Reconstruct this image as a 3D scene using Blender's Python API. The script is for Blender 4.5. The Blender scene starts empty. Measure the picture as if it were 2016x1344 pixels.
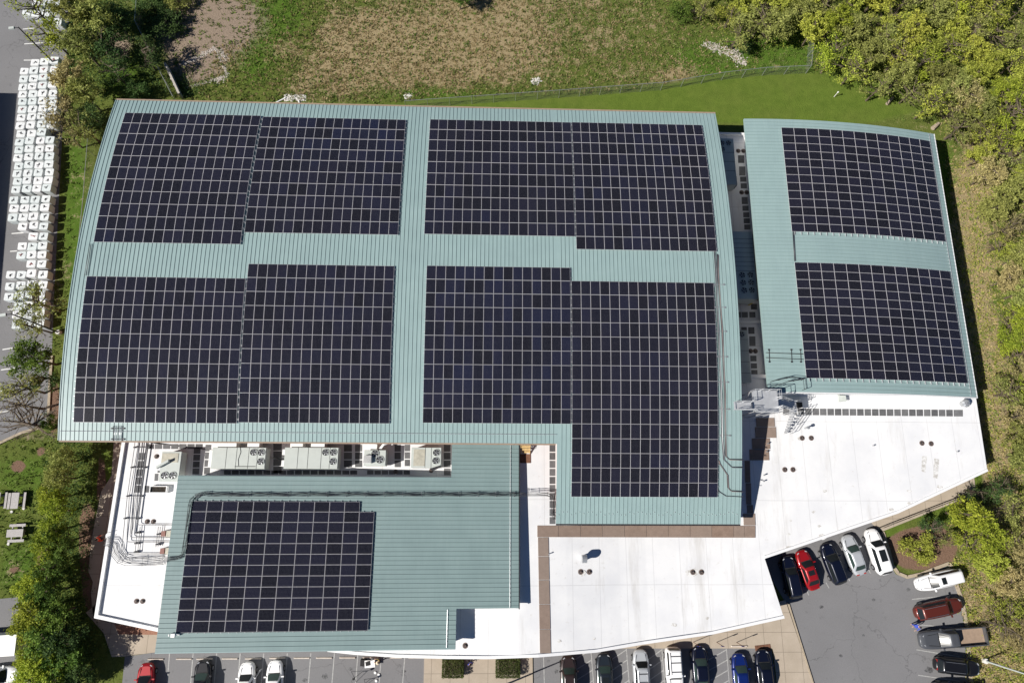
import bpy, math, random
from math import sin, cos, pi, sqrt, atan2, radians, hypot
from mathutils import Vector, Matrix
random.seed(11)
sc = bpy.context.scene
col = sc.collection

# ---------------------------------------------------------------- camera
F, TILT, RHO, PSI = 1289.0246, 0.238467, -0.140462, 0.132702
CAMZ = 79.84
cam = bpy.data.cameras.new("camera"); camo = bpy.data.objects.new("camera", cam); col.objects.link(camo)
cam.sensor_fit = 'HORIZONTAL'; cam.sensor_width = 36; cam.lens = F / 2016 * 36
cam.clip_start = 1; cam.clip_end = 3000
RM = Matrix.Rotation(-PSI, 3, 'Z') @ Matrix.Rotation(TILT, 3, 'X') @ Matrix.Rotation(-RHO, 3, 'Z')
camo.matrix_world = Matrix.Translation((0, 0, CAMZ)) @ RM.to_4x4()
sc.camera = camo
# ---------------------------------------------------------------- light
SUN_AZ, SUN_EL = radians(20.5), radians(41)      # direction the shadows fall, height of the sun
w = bpy.data.worlds.new("World"); sc.world = w; w.use_nodes = True
nt = w.node_tree; bg = nt.nodes['Background']
sky = nt.nodes.new('ShaderNodeTexSky'); sky.sky_type = 'NISHITA'; sky.sun_disc = False
sky.sun_elevation = SUN_EL
sx, sy = -cos(SUN_AZ), -sin(SUN_AZ)              # towards the sun
sky.sun_rotation = atan2(sx, sy)
sky.air_density = 0.65; sky.dust_density = 0.0; sky.ozone_density = 5.0
nt.links.new(sky.outputs[0], bg.inputs[0]); bg.inputs[1].default_value = 0.05
sl = bpy.data.lights.new("sun", 'SUN'); sl.energy = 5.0; sl.angle = radians(0.5); sl.color = (1, 0.955, 0.89)
so = bpy.data.objects.new("sun", sl); col.objects.link(so)
sd = Vector((-sx * cos(SUN_EL), -sy * cos(SUN_EL), -sin(SUN_EL)))
so.rotation_euler = sd.to_track_quat('-Z', 'Y').to_euler(); so.location = (-60, -30, 90)
sc.view_settings.view_transform = 'Standard'; sc.view_settings.look = 'None'
sc.view_settings.exposure = 0.42; sc.view_settings.gamma = 1
sc.cycles.max_bounces = 5; sc.cycles.transparent_max_bounces = 8

# ---------------------------------------------------------------- pixel of the photo <-> point of the place
RT = RM.transposed()
def P(px, py, z=0.0):
    d = RM @ Vector(((px - 1008) / F, -(py - 672) / F, -1)); k = (z - CAMZ) / d.z
    return Vector((d.x * k, d.y * k, z))
def proj(p):
    q = RT @ (Vector(p) - Vector((0, 0, CAMZ)))
    return 1008 + F * q.x / -q.z, 672 - F * q.y / -q.z

# ---------------------------------------------------------------- helpers
def tag(o, label=None, cat=None, group=None, kind=None):
    for k, v in (('label', label), ('category', cat), ('group', group), ('kind', kind)):
        if v: o[k] = v
    return o
def empty(name, loc, rz=0, label=None, cat=None, group=None):
    o = bpy.data.objects.new(name, None); o.empty_display_size = .3; col.objects.link(o)
    o.location = loc; o.rotation_euler = (0, 0, rz); return tag(o, label, cat, group)
def link(name, me, parent=None, mat=None):
    o = bpy.data.objects.new(name, me); col.objects.link(o)
    if mat is not None: o.matrix_local = mat
    if parent: o.parent = parent
    return o
def kids(o): return [c for c in col.objects if c.parent == o]
class MB:
    def __init__(s): s.v = []; s.f = []; s.m = []; s.uv = {}
    def face(s, pts, m=0, uv=None):
        n = len(s.v); s.v += [tuple(p) for p in pts]; s.f.append(tuple(range(n, n + len(pts)))); s.m.append(m)
        if uv: s.uv[len(s.f) - 1] = uv
    def grid(s, rows, m=0, close=False):
        n = len(s.v); c = len(rows[0])
        for r in rows: s.v += [tuple(p) for p in r]
        for i in range(len(rows) - 1):
            for j in range(c if close else c - 1):
                k = (j + 1) % c
                s.f.append((n + i * c + j, n + i * c + k, n + (i + 1) * c + k, n + (i + 1) * c + j)); s.m.append(m)
        return n
    def box(s, x0, x1, y0, y1, z0, z1, m=0, M=None, taper=0):
        t = taper
        p = [(x0, y0, z0), (x1, y0, z0), (x1, y1, z0), (x0, y1, z0), (x0 + t, y0 + t, z1), (x1 - t, y0 + t, z1), (x1 - t, y1 - t, z1), (x0 + t, y1 - t, z1)]
        if M: p = [tuple(M @ Vector(q)) for q in p]
        n = len(s.v); s.v += p
        for f in ((3, 2, 1, 0), (4, 5, 6, 7), (0, 1, 5, 4), (1, 2, 6, 5), (2, 3, 7, 6), (3, 0, 4, 7)):
            s.f.append(tuple(n + i for i in f)); s.m.append(m)
    def prism(s, poly, z0, z1, m=0, mt=None, bottom=True):
        # poly: list of xy; made counter-clockwise
        a = sum(poly[i - 1][0] * poly[i][1] - poly[i][0] * poly[i - 1][1] for i in range(len(poly)))
        if a < 0: poly = poly[::-1]
        n = len(s.v); k = len(poly)
        s.v += [(p[0], p[1], z0) for p in poly] + [(p[0], p[1], z1) for p in poly]
        s.f.append(tuple(n + k + i for i in range(k))); s.m.append(m if mt is None else mt)
        if bottom: s.f.append(tuple(n + k - 1 - i for i in range(k))); s.m.append(m)
        for i in range(k):
            j = (i + 1) % k; s.f.append((n + i, n + j, n + k + j, n + k + i)); s.m.append(m)
    def tube(s, pts, r, n=6, m=0, cap=True):
        pts = [Vector(p) for p in pts]
        rr = r if isinstance(r, (list, tuple)) else [r] * len(pts)
        rings = []; up = None
        for i, p in enumerate(pts):
            a = pts[max(i - 1, 0)]; b = pts[min(i + 1, len(pts) - 1)]; d = (b - a)
            if d.length < 1e-9: d = Vector((0, 0, 1))
            d.normalize()
            if up is None: up = Vector((0, 0, 1)) if abs(d.z) < .9 else Vector((1, 0, 0))
            e = d.cross(up)
            if e.length < 1e-4: e = d.cross(Vector((1, 0, 0)) if abs(d.x) < .9 else Vector((0, 1, 0)))
            e.normalize(); g = e.cross(d); up = g
            rings.append([p + (e * cos(2 * pi * k / n) + g * sin(2 * pi * k / n)) * rr[i] for k in range(n)])
        b0 = s.grid(rings, m, True)
        if cap:
            s.f.append(tuple(b0 + k for k in reversed(range(n)))); s.m.append(m)
            q = b0 + n * (len(pts) - 1); s.f.append(tuple(q + k for k in range(n))); s.m.append(m)
    def cyl(s, x, y, z0, z1, r, n=16, m=0, r1=None):
        s.tube([(x, y, z0), (x, y, z1)], [r, r if r1 is None else r1], n, m)
    def mesh(s, name, mats, smooth=False):
        me = bpy.data.meshes.new(name); me.from_pydata(s.v, [], s.f)
        for mt in (mats if isinstance(mats, (list, tuple)) else [mats]): me.materials.append(mt)
        me.polygons.foreach_set('material_index', s.m)
        if s.uv:
            ul = me.uv_layers.new(name='UVMap')
            for fi, uv in s.uv.items():
                for li, q in zip(me.polygons[fi].loop_indices, uv): ul.data[li].uv = q
        if smooth: me.polygons.foreach_set('use_smooth', [True] * len(me.polygons))
        me.update(); return me
    def build(s, name, mats, parent=None, smooth=False, loc=None, rz=0):
        o = link(name, s.mesh(name, mats, smooth), parent)
        if loc is not None: o.location = loc; o.rotation_euler = (0, 0, rz)
        return o

# ---------------------------------------------------------------- materials
class N:
    def __init__(s, name):
        s.mat = bpy.data.materials.new(name); s.mat.use_nodes = True; s.t = s.mat.node_tree; s.p = s.t.nodes['Principled BSDF']
        s.p.inputs['Specular IOR Level'].default_value = .4
    def n(s, typ, **kw):
        q = s.t.nodes.new('ShaderNode' + typ)
        for k, v in kw.items(): setattr(q, k, v)
        return q
    def l(s, a, b): s.t.links.new(a, b)
    def coord(s, kind='Object', scale=1):
        c = s.n('TexCoord'); mp = s.n('Mapping'); s.l(c.outputs[kind], mp.inputs[0])
        mp.inputs['Scale'].default_value = (scale,) * 3 if not isinstance(scale, tuple) else scale
        return mp.outputs[0]
    def noise(s, scale, detail=4, vec=None, rough=.6):
        q = s.n('TexNoise'); q.inputs['Scale'].default_value = scale; q.inputs['Detail'].default_value = detail; q.inputs['Roughness'].default_value = rough
        if vec is None: vec = s.pos()
        s.l(vec, q.inputs['Vector']); return q.outputs[0]
    def pos(s):
        return s.n('NewGeometry').outputs['Position']
    def ramp(s, fac, stops, interp='LINEAR'):
        q = s.n('ValToRGB'); q.color_ramp.interpolation = interp; e = q.color_ramp.elements
        while len(e) < len(stops): e.new(.5)
        for el, (p, c) in zip(e, stops): el.position = p; el.color = tuple(c) + (1,) if len(c) == 3 else c
        s.l(fac, q.inputs[0]); return q.outputs[0]
    def mix(s, fac, a, b, mode='MIX'):
        q = s.n('Mix', data_type='RGBA', blend_type=mode)
        for sock, v in ((q.inputs[0], fac), (q.inputs[6], a), (q.inputs[7], b)):
            if isinstance(v, (int, float)): sock.default_value = v
            elif isinstance(v, (tuple, list)): sock.default_value = tuple(v) + (1,) if len(v) == 3 else v
            else: s.l(v, sock)
        return q.outputs[2]
    def m(s, op, a, b=None, c=None, clamp=False):
        q = s.n('Math', operation=op); q.use_clamp = clamp
        for i, v in enumerate((a, b, c)):
            if v is None: continue
            if isinstance(v, (int, float)): q.inputs[i].default_value = v
            else: s.l(v, q.inputs[i])
        return q.outputs[0]
    def bump(s, h, strength=.3, dist=.02):
        q = s.n('Bump'); q.inputs['Strength'].default_value = strength; q.inputs['Distance'].default_value = dist
        s.l(h, q.inputs['Height']); s.l(q.outputs[0], s.p.inputs['Normal'])
    def out(s, color=None, rough=None, metal=None, spec=None):
        if color is not None:
            if isinstance(color, (tuple, list)): s.p.inputs['Base Color'].default_value = tuple(color) + (1,)
            else: s.l(color, s.p.inputs['Base Color'])
        for k, v in (('Roughness', rough), ('Metallic', metal), ('Specular IOR Level', spec)):
            if v is None: continue
            if isinstance(v, (int, float)): s.p.inputs[k].default_value = v
            else: s.l(v, s.p.inputs[k])
        return s.mat
def plain(name, c, rough=.6, metal=0, var=.12, scale=3, spec=.4):
    n = N(name); f = n.noise(scale, 5)
    c1 = tuple(x * (1 - var) for x in c); c2 = tuple(min(x * (1 + var), 1) for x in c)
    return n.out(n.ramp(f, [(.3, c1), (.7, c2)]), rough, metal, spec)
M = {}
M['white'] = plain('white_paint', (.78, .78, .76), .45, var=.03)
M['cap'] = plain('white_coping', (.72, .72, .72), .5, var=.03)
M['unit'] = plain('unit_grey_paint', (.47, .50, .47), .45, var=.05, scale=1.2)
M['unit_old'] = plain('weathered_unit_top', (.40, .38, .31), .6, var=.2, scale=2)
M['rust'] = plain('rusty_curb', (.16, .075, .045), .8, var=.4, scale=4)
M['dark'] = plain('dark_metal', (.03, .03, .033), .5)
M['black'] = plain('black_rubber', (.018, .018, .018), .8)
M['steel'] = plain('galvanised_steel', (.45, .46, .47), .35, .6, var=.1)
M['alu'] = plain('aluminium_rail', (.62, .63, .64), .35, .5, var=.08)
M['pipe'] = plain('conduit_grey', (.12, .12, .125), .45, .4)
M['cable'] = plain('cable_black', (.02, .02, .024), .6)
M['pink'] = plain('faded_red_conduit', (.30, .24, .22), .5)
M['tan'] = plain('tan_fascia', (.30, .22, .16), .6)
M['brick'] = plain('brick_wall', (.28, .14, .09), .8, var=.3, scale=8)
M['stone'] = plain('riprap_stone', (.42, .38, .34), .85, var=.35, scale=5)
M['wstone'] = plain('pale_stone', (.62, .60, .57), .85, var=.2, scale=5)
M['kerb'] = plain('kerb_concrete', (.36, .30, .22), .85, var=.15, scale=4)
M['stop'] = plain('wheel_stop_concrete', (.52, .46, .40), .8, var=.15, scale=4)
M['wall_conc'] = plain('retaining_concrete', (.40, .37, .33), .85, var=.2, scale=4)
M['line'] = plain('road_paint', (.34, .34, .33), .7, var=.25, scale=5)
M['wline'] = plain('white_road_paint', (.62, .62, .6), .7, var=.15, scale=5)
M['wood'] = plain('new_lumber', (.55, .38, .17), .7, var=.2, scale=5)
M['bark'] = plain('bark', (.11, .085, .06), .9, var=.35, scale=6)
M['bench'] = plain('grey_concrete_table', (.38, .36, .35), .8, var=.3, scale=12)
M['vent'] = plain('vent_brown', (.14, .10, .085), .7, var=.3, scale=9)
M['skin'] = plain('skin', (.45, .27, .19), .6)
M['glassd'] = plain('car_glass', (.012, .015, .017), .28, spec=.3)
M['glassg'] = plain('car_glass_green', (.03, .05, .045), .28, spec=.3)
M['rim'] = plain('wheel_rim', (.4, .4, .42), .3, .7)
M['lamp'] = plain('headlamp', (.34, .35, .37), .15)
M['tail'] = plain('tail_lamp', (.35, .02, .015), .25)
M['yellow'] = plain('yellow_paint', (.55, .42, .04), .6)
M['blue'] = plain('blue_cloth', (.03, .07, .42), .7)
M['orange'] = plain('orange_red_cloth', (.75, .07, .02), .7)
M['denim'] = plain('dark_trousers', (.03, .035, .05), .8)
M['hair'] = plain('dark_hair', (.03, .02, .015), .8)
M['straw'] = plain('straw_hat', (.62, .52, .38), .8)

def roofmat(name, k):       # painted sheet metal with faint streaks
    n = N(name); f = n.noise(.35, 5); g = n.noise(5, 3, n.coord('Object', (1, .08, 1))); K = lambda *c: tuple(x * k for x in c)
    c = n.ramp(f, [(.25, K(.235, .325, .325)), (.55, K(.255, .355, .352)), (.85, K(.285, .385, .38))])
    c = n.mix(.22, c, n.ramp(g, [(.3, K(.21, .295, .29)), (.7, K(.30, .40, .395))]))
    q = n.noise(.09, 4); c = n.mix(n.m('MULTIPLY', n.ramp(q, [(.55, (0, 0, 0)), (.8, (1, 1, 1))]), .25), c, K(.27, .34, .33))
    return n.out(c, n.m('ADD', n.m('MULTIPLY', f, .2), .36), 0.0, .5)
M['roof'] = roofmat('standing_seam_metal', 1.0); M['roof_dim'] = roofmat('dimmed_seam_metal', .78)  # second is the same paint, the lower roof's weaker sheen put into its colour
n = N('seam_rib'); M['rib'] = n.out((.20, .275, .27), .45, 0, .4)

n = N('white_roof_membrane')
v = n.pos(); a = n.noise(.25, 6, v); b = n.noise(1.7, 6, v, .7); d = n.noise(6, 3, v)
spk = n.ramp(b, [(.60, (0, 0, 0)), (.80, (1, 1, 1))]); spk2 = n.ramp(d, [(.70, (0, 0, 0)), (.86, (1, 1, 1))])
c = n.mix(n.m('MULTIPLY', spk, .6), n.ramp(a, [(.3, (.63, .635, .65)), (.6, (.72, .72, .72))]), (.46, .43, .38))
c = n.mix(n.m('MULTIPLY', spk2, .5), c, (.38, .35, .31))
# membrane laps: faint seam lines
sep = n.n('SeparateXYZ'); n.l(v, sep.inputs[0])
fr = n.m('FRACT', n.m('DIVIDE', sep.outputs[0], 3.05)); ln = n.m('LESS_THAN', fr, .02)
fr2 = n.m('FRACT', n.m('DIVIDE', n.m('ADD', sep.outputs[1], n.m('MULTIPLY', a, .1)), 9.1)); ln = n.m('MAXIMUM', ln, n.m('LESS_THAN', fr2, .008)); c = n.mix(n.m('MULTIPLY', ln, .45), c, (.42, .42, .42))
st = n.noise(1, 5, n.coord('Object', (.5, .07, 1)), .7); c = n.mix(n.m('MULTIPLY', n.ramp(st, [(.55, (0, 0, 0)), (.75, (1, 1, 1))]), .55), c, (.42, .40, .37))
M['mem'] = n.out(c, .55, 0, .3)

n = N('asphalt')
v = n.pos(); a = n.noise(.12, 6, v); b = n.noise(14, 4, v, .8); d = n.noise(1.1, 5, v)
c = n.ramp(a, [(.3, (.15, .148, .152)), (.7, (.205, .202, .208))])
c = n.mix(.5, c, n.ramp(b, [(.3, (.12, .12, .122)), (.7, (.24, .237, .24))]))
c = n.mix(n.m('MULTIPLY', n.ramp(d, [(.62, (0, 0, 0)), (.72, (1, 1, 1))]), .35), c, (.07, .07, .07))
vo = n.n('TexVoronoi', feature='DISTANCE_TO_EDGE'); vo.inputs['Scale'].default_value = .11
w1 = n.n('VectorMath', operation='ADD'); nz = n.n('TexNoise'); nz.inputs['Scale'].default_value = .5; nz.inputs['Detail'].default_value = 5; n.l(v, nz.inputs['Vector'])
sc1 = n.n('VectorMath', operation='SCALE'); sc1.inputs['Scale'].default_value = 3.2; n.l(nz.outputs['Color'], sc1.inputs[0]); n.l(v, w1.inputs[0]); n.l(sc1.outputs[0], w1.inputs[1]); n.l(w1.outputs[0], vo.inputs['Vector'])
cr = n.m('LESS_THAN', vo.outputs['Distance'], .004)
c = n.mix(n.m('MULTIPLY', cr, .3), c, (.04, .04, .04))
n.bump(b, .3, .01); M['asphalt'] = n.out(c, .85, 0, .3)

n = N('sidewalk_concrete')
v = n.pos(); a = n.noise(.5, 5, v); b = n.noise(20, 3, v)
c = n.ramp(a, [(.3, (.34, .285, .22)), (.7, (.43, .365, .29))]); c = n.mix(.25, c, n.ramp(b, [(.3, (.28, .23, .18)), (.7, (.5, .43, .35))]))
sep = n.n('SeparateXYZ'); n.l(v, sep.inputs[0])
l1 = n.m('LESS_THAN', n.m('FRACT', n.m('DIVIDE', sep.outputs[0], 2.1)), .022); l2 = n.m('LESS_THAN', n.m('FRACT', n.m('DIVIDE', sep.outputs[1], 2.1)), .022)
c = n.mix(n.m('MULTIPLY', n.m('MAXIMUM', l1, l2), .7), c, (.12, .10, .08))
M['conc'] = n.out(c, .85, 0, .3)

n = N('plywood_board')
v = n.pos(); a = n.noise(1.5, 5, v); b = n.noise(6, 3, n.coord('Object', (1, 6, 1)))
oi = n.n('ObjectInfo')
c = n.ramp(a, [(.3, (.17, .115, .085)), (.7, (.26, .185, .145))]); c = n.mix(.35, c, n.ramp(b, [(.3, (.13, .09, .07)), (.7, (.33, .25, .2))]))
c = n.mix(n.m('MULTIPLY', oi.outputs['Random'], .5), c, (.27, .23, .2))
M['ply'] = n.out(c, .75, 0, .3)
n = N('walkway_pad'); oi = n.n('ObjectInfo'); a = n.noise(3, 5)
c = n.mix(oi.outputs['Random'], (.075, .075, .08), (.15, .15, .155)); c = n.mix(.3, c, n.ramp(a, [(.3, (.06, .06, .06)), (.7, (.2, .2, .2))]))
M['pad'] = n.out(c, .85, 0, .3)

# solar glass: 8 x 12 dark cells between pale hair lines
n = N('solar_cells')
uvn = n.n('TexCoord'); sep = n.n('SeparateXYZ'); n.l(uvn.outputs['UV'], sep.inputs[0])
fx = n.m('FRACT', n.m('MULTIPLY', sep.outputs[0], 8)); fy = n.m('FRACT', n.m('MULTIPLY', sep.outputs[1], 12))
ex = n.m('ABSOLUTE', n.m('SUBTRACT', fx, .5)); ey = n.m('ABSOLUTE', n.m('SUBTRACT', fy, .5))
ln = n.m('GREATER_THAN', n.m('MAXIMUM', ex, ey), .47); dm = n.m('GREATER_THAN', n.m('ADD', ex, ey), .90)
ge = n.n('NewGeometry'); oi = n.n('ObjectInfo')
rnd = n.m('FRACT', n.m('ADD', ge.outputs['Random Per Island'], oi.outputs['Random']))
base = n.mix(rnd, (.0065, .0065, .0095), (.012, .012, .023))
bl = n.noise(.06, 3); blm = n.ramp(bl, [(.5, (0, 0, 0)), (.75, (1, 1, 1))])
base = n.mix(n.m('MULTIPLY', blm, n.m('MULTIPLY', rnd, .4)), base, (.006, .014, .05))  # patches of blue sheen on the glass, put into the cell colour
c = n.mix(n.m('MULTIPLY', ln, .75), base, (.055, .055, .075)); c = n.mix(n.m('MULTIPLY', dm, .7), c, (.25, .25, .28))
M['cell'] = n.out(c, .16, 0, .35)
M['frame'] = plain('panel_frame', (.66, .64, .66), .4, .1, var=.04)

LK = 1.22
def leafmat(name, cols, rough=.75):
    cols = [tuple(x * LK for x in c_) for c_ in cols]
    n = N(name); ge = n.n('NewGeometry'); oi = n.n('ObjectInfo')
    c = n.ramp(ge.outputs['Random Per Island'], [(i / (len(cols) - 1), q) for i, q in enumerate(cols)])
    k = n.noise(.9, 3); c = n.mix(n.m('MULTIPLY', n.ramp(k, [(.42, (0, 0, 0)), (.66, (1, 1, 1))]), .35), c, tuple(x * 1.35 for x in cols[-1]))
    h = n.n('HueSaturation'); h.inputs['Saturation'].default_value = 1
    n.l(n.m('ADD', n.m('MULTIPLY', oi.outputs['Random'], .02), .49), h.inputs['Hue'])
    n.l(n.m('ADD', n.m('MULTIPLY', n.m('FRACT', n.m('MULTIPLY', oi.outputs['Random'], 7.3)), .55), 1.1), h.inputs['Value']); n.l(c, h.inputs['Color'])
    mt = n.out(h.outputs[0], rough, 0, .25)
    tr = n.n('BsdfTranslucent'); n.l(h.outputs[0], tr.inputs[0]); mx = n.n('MixShader'); mx.inputs[0].default_value = .35
    o = n.t.nodes['Material Output']; n.l(n.p.outputs[0], mx.inputs[1]); n.l(tr.outputs[0], mx.inputs[2]); n.l(mx.outputs[0], o.inputs[0])
    return mt
LEAF = {
 'lime': leafmat('leaf_lime', [(.09, .12, .012), (.17, .21, .02), (.27, .30, .035)]),
 'yellow': leafmat('leaf_yellow_green', [(.10, .115, .018), (.20, .22, .03), (.30, .31, .055)]),
 'olive': leafmat('leaf_olive', [(.065, .075, .02), (.14, .155, .035), (.24, .25, .075)]),
 'tan': leafmat('leaf_tan', [(.10, .085, .035), (.20, .17, .07), (.31, .27, .12)]),
 'green': leafmat('leaf_green', [(.035, .07, .012), (.07, .125, .02), (.12, .18, .03)]),
 'dark': leafmat('leaf_dark', [(.02, .04, .012), (.04, .075, .02), (.07, .11, .03)]),
}
# ---------------------------------------------------------------- ground
GB = [  # channel, px, py, rx, ry, amount      0 straw 1 dirt 2 lawn 3 lush 4 mulch
 (0, 840, 85, 120, 60, 1.1), (0, 720, 65, 70, 50, .85), (0, 960, 60, 60, 50, .8), (0, 1010, 110, 90, 50, .7), (0, 790, 140, 60, 25, .6), (0, 900, 150, 90, 30, .6), (0, 660, 100, 40, 60, .7), (0, 930, 15, 120, 40, .7), (0, 650, 150, 90, 50, .75), (0, 1200, 110, 150, 60, .35),
 (0, 1330, 150, 45, 18, .8), (0, 560, 90, 30, 25, .8), (0, 430, 110, 40, 30, .5), (0, 1120, 20, 150, 60, .45),
 (0, 1925, 620, 36, 260, 1.3), (0, 1910, 400, 30, 120, .9), (0, 1950, 880, 36, 120, .7), (0, 1990, 1020, 60, 90, .9), (0, 1930, 1200, 50, 120, .8), (0, 1960, 1300, 60, 80, .8), (0, 1990, 780, 40, 100, .7),
 (0, 1770, 215, 60, 25, .5), (0, 1990, 330, 60, 80, .6),
 (1, 410, 35, 75, 50, 1.2), (1, 370, 90, 40, 35, 1.1), (1, 385, 130, 45, 30, 1.0), (1, 235, 90, 26, 22, .9), (1, 70, 860, 40, 12, .3), (1, 460, 60, 40, 50, .5),
 (3, 545, 20, 55, 60, 1.1), (3, 515, 90, 40, 45, 1.0), (3, 500, 150, 30, 40, .5), (3, 250, 150, 60, 50, .6), (3, 1380, 120, 60, 35, .9), (3, 1500, 110, 90, 40, 1.0), (3, 1600, 90, 90, 50, .6), (3, 150, 420, 25, 220, .7), (3, 60, 940, 90, 60, .5), (3, 60, 1120, 70, 60, .6), (3, 870, 185, 120, 14, .8), (3, 1860, 330, 18, 60, .7), (3, 1940, 990, 30, 30, .6),
 (2, 1250, 212, 420, 22, 1.6), (2, 1500, 190, 190, 38, 1.7), (2, 1640, 200, 110, 34, 1.4), (2, 1000, 212, 160, 14, 1.2), (2, 1752, 1062, 30, 36, 1.4), (2, 1850, 1010, 60, 22, 1.0), (2, 205, 960, 20, 70, 1.3), (2, 1920, 945, 20, 25, 1.0), (2, 1880, 290, 30, 50, .5),
 (4, 1800, 1080, 52, 30, 1.8), (4, 1835, 1075, 36, 30, 1.6), (4, 172, 1060, 14, 60, 1.6), (4, 178, 1140, 12, 60, 1.5), (4, 200, 950, 9, 60, .9), (4, 36, 918, 13, 11, 1.2), (4, 80, 888, 10, 9, .9), (4, 85, 1110, 14, 60, .9), (4, 60, 1330, 30, 50, .8), (4, 30, 1120, 12, 8, .8), (4, 105, 800, 14, 60, .9),
]
def axis():
    a = [-900, -400, -200, -120, -85]
    v = -75
    while v <= 75: a.append(v); v += .5
    return a + [85, 120, 200, 400, 900]
ax = axis(); ay = [y + 15 for y in ax]
verts = [(x, y, 0) for y in ay for x in ax]; nx = len(ax)
faces = [(j * nx + i, j * nx + i + 1, (j + 1) * nx + i + 1, (j + 1) * nx + i) for j in range(len(ay) - 1) for i in range(nx - 1)]
me = bpy.data.meshes.new('ground'); me.from_pydata(verts, [], faces)
A = me.attributes.new('mixa', 'FLOAT_COLOR', 'POINT'); B = me.attributes.new('mixb', 'FLOAT_COLOR', 'POINT')
da = []; db = []
def weights(x, y):
    wv = [0] * 5
    if abs(x) < 90 and abs(y - 15) < 90:
        px, py = proj((x, y, 0))
        for ch, bx, by, rx, ry, am in GB:
            q = ((px - bx) / rx) ** 2 + ((py - by) / ry) ** 2
            if q < 5: wv[ch] += am * math.exp(-q * .9)
    return wv
for v in verts:
    q = weights(v[0], v[1]); da += [q[0], q[1], q[2], 1]; db += [q[3], q[4], 0, 1]
A.data.foreach_set('color', da); B.data.foreach_set('color', db)
n = N('ground_cover')
aa = n.n('Attribute', attribute_name='mixa'); bb = n.n('Attribute', attribute_name='mixb')
s1 = n.n('SeparateColor'); n.l(aa.outputs['Color'], s1.inputs[0]); s2 = n.n('SeparateColor'); n.l(bb.outputs['Color'], s2.inputs[0])
v = n.pos(); big = n.noise(.16, 6, v); mid = n.noise(.9, 6, v, .7); fine = n.noise(5, 5, v, .75); vf = n.noise(16, 3, v, .8)
green = n.ramp(mid, [(.3, (.065, .10, .016)), (.5, (.115, .15, .028)), (.7, (.17, .19, .05))])
green = n.mix(.5, green, n.ramp(fine, [(.35, (.045, .07, .012)), (.65, (.20, .22, .06))]))
straw = n.ramp(fine, [(.3, (.18, .15, .06)), (.5, (.37, .29, .16)), (.68, (.55, .43, .27))]); straw = n.mix(.4, straw, n.ramp(vf, [(.35, (.12, .10, .045)), (.65, (.45, .36, .22))]))
dirt = n.ramp(fine, [(.3, (.20, .145, .095)), (.6, (.36, .275, .20)), (.75, (.48, .39, .31))]); dirt = n.mix(.4, dirt, n.ramp(vf, [(.35, (.12, .09, .06)), (.65, (.42, .35, .3))]))
lawn = n.ramp(mid, [(.3, (.07, .125, .016)), (.7, (.14, .205, .032))]); lawn = n.mix(.35, lawn, n.ramp(vf, [(.3, (.06, .10, .01)), (.7, (.20, .24, .045))])); lawn = n.mix(n.m('MULTIPLY', n.ramp(big, [(.45, (0, 0, 0)), (.7, (1, 1, 1))]), .4), lawn, (.15, .17, .04))
lush = n.ramp(mid, [(.3, (.05, .11, .012)), (.7, (.11, .19, .025))]); lush = n.mix(.4, lush, n.ramp(fine, [(.3, (.03, .075, .01)), (.7, (.15, .22, .03))]))
mulch = n.ramp(fine, [(.3, (.13, .075, .05)), (.7, (.29, .18, .125))]); mulch = n.mix(.4, mulch, n.ramp(vf, [(.3, (.09, .05, .035)), (.7, (.32, .22, .16))]))
c = green
wob = n.m('MULTIPLY', n.m('SUBTRACT', n.m('ADD', n.m('MULTIPLY', big, .35), n.m('ADD', n.m('MULTIPLY', mid, .35), n.m('MULTIPLY', fine, .3))), .5), 4.2)
def lay(c, w, colr, k=.9, edge=.35, soft=.25):
    f = n.n('MapRange'); f.interpolation_type = 'SMOOTHSTEP'; n.l(n.m('ADD', w, n.m('MULTIPLY', wob, k)), f.inputs[0])
    f.inputs[1].default_value = edge - soft; f.inputs[2].default_value = edge + soft
    return n.mix(f.outputs[0], c, colr)
c = lay(c, s2.outputs[0], lush, .8, .4); c = lay(c, s1.outputs[0], straw, 1.35, .52, .22); c = lay(c, s1.outputs[1], dirt, .7, .4)
c = lay(c, s1.outputs[2], lawn, .5, .5, .2); c = lay(c, s2.outputs[1], mulch, .25, .45, .1)
n.bump(fine, .8, .12)
hs_ = n.n('HueSaturation'); hs_.inputs['Value'].default_value = .86; n.l(c, hs_.inputs['Color']); gm = n.out(hs_.outputs[0], .95, 0, .1)
me.materials.append(gm); me.update()
g = link('ground', me); tag(g, kind='structure')

# ---------------------------------------------------------------- paved sheets
def G(pts, z=0): return [P(a, b, z) for a, b in pts]
def sheet(name, pts, z, mat):
    mb = MB(); mb.face([(p.x, p.y, z) for p in pts]); o = mb.build(name, mat)
    me = o.data
    if me.polygons[0].normal.z < 0: me.flip_normals()
    return tag(o, kind='structure')
def slab(name, pts, z, mat):
    mb = MB(); mb.prism([(p.x, p.y) for p in pts], -.05, z, 0); return tag(mb.build(name, mat), kind='structure')
sheet('car_park', G([(-90, -70), (140, -70), (135, 60), (128, 150), (121, 300), (113, 450), (106, 600), (100, 750), (95, 835), (45, 848), (0, 868), (-90, 890)]), .012, M['asphalt'])
sheet('car_park', G([(300, 1262), (836, 1270), (832, 1450), (225, 1450), (240, 1350), (246, 1292), (300, 1284)]), .012, M['asphalt'])
sheet('car_park', G([(1050, 1255), (1300, 1235), (1519, 1276), (1540, 1450), (1051, 1450)]), .012, M['asphalt'])
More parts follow.
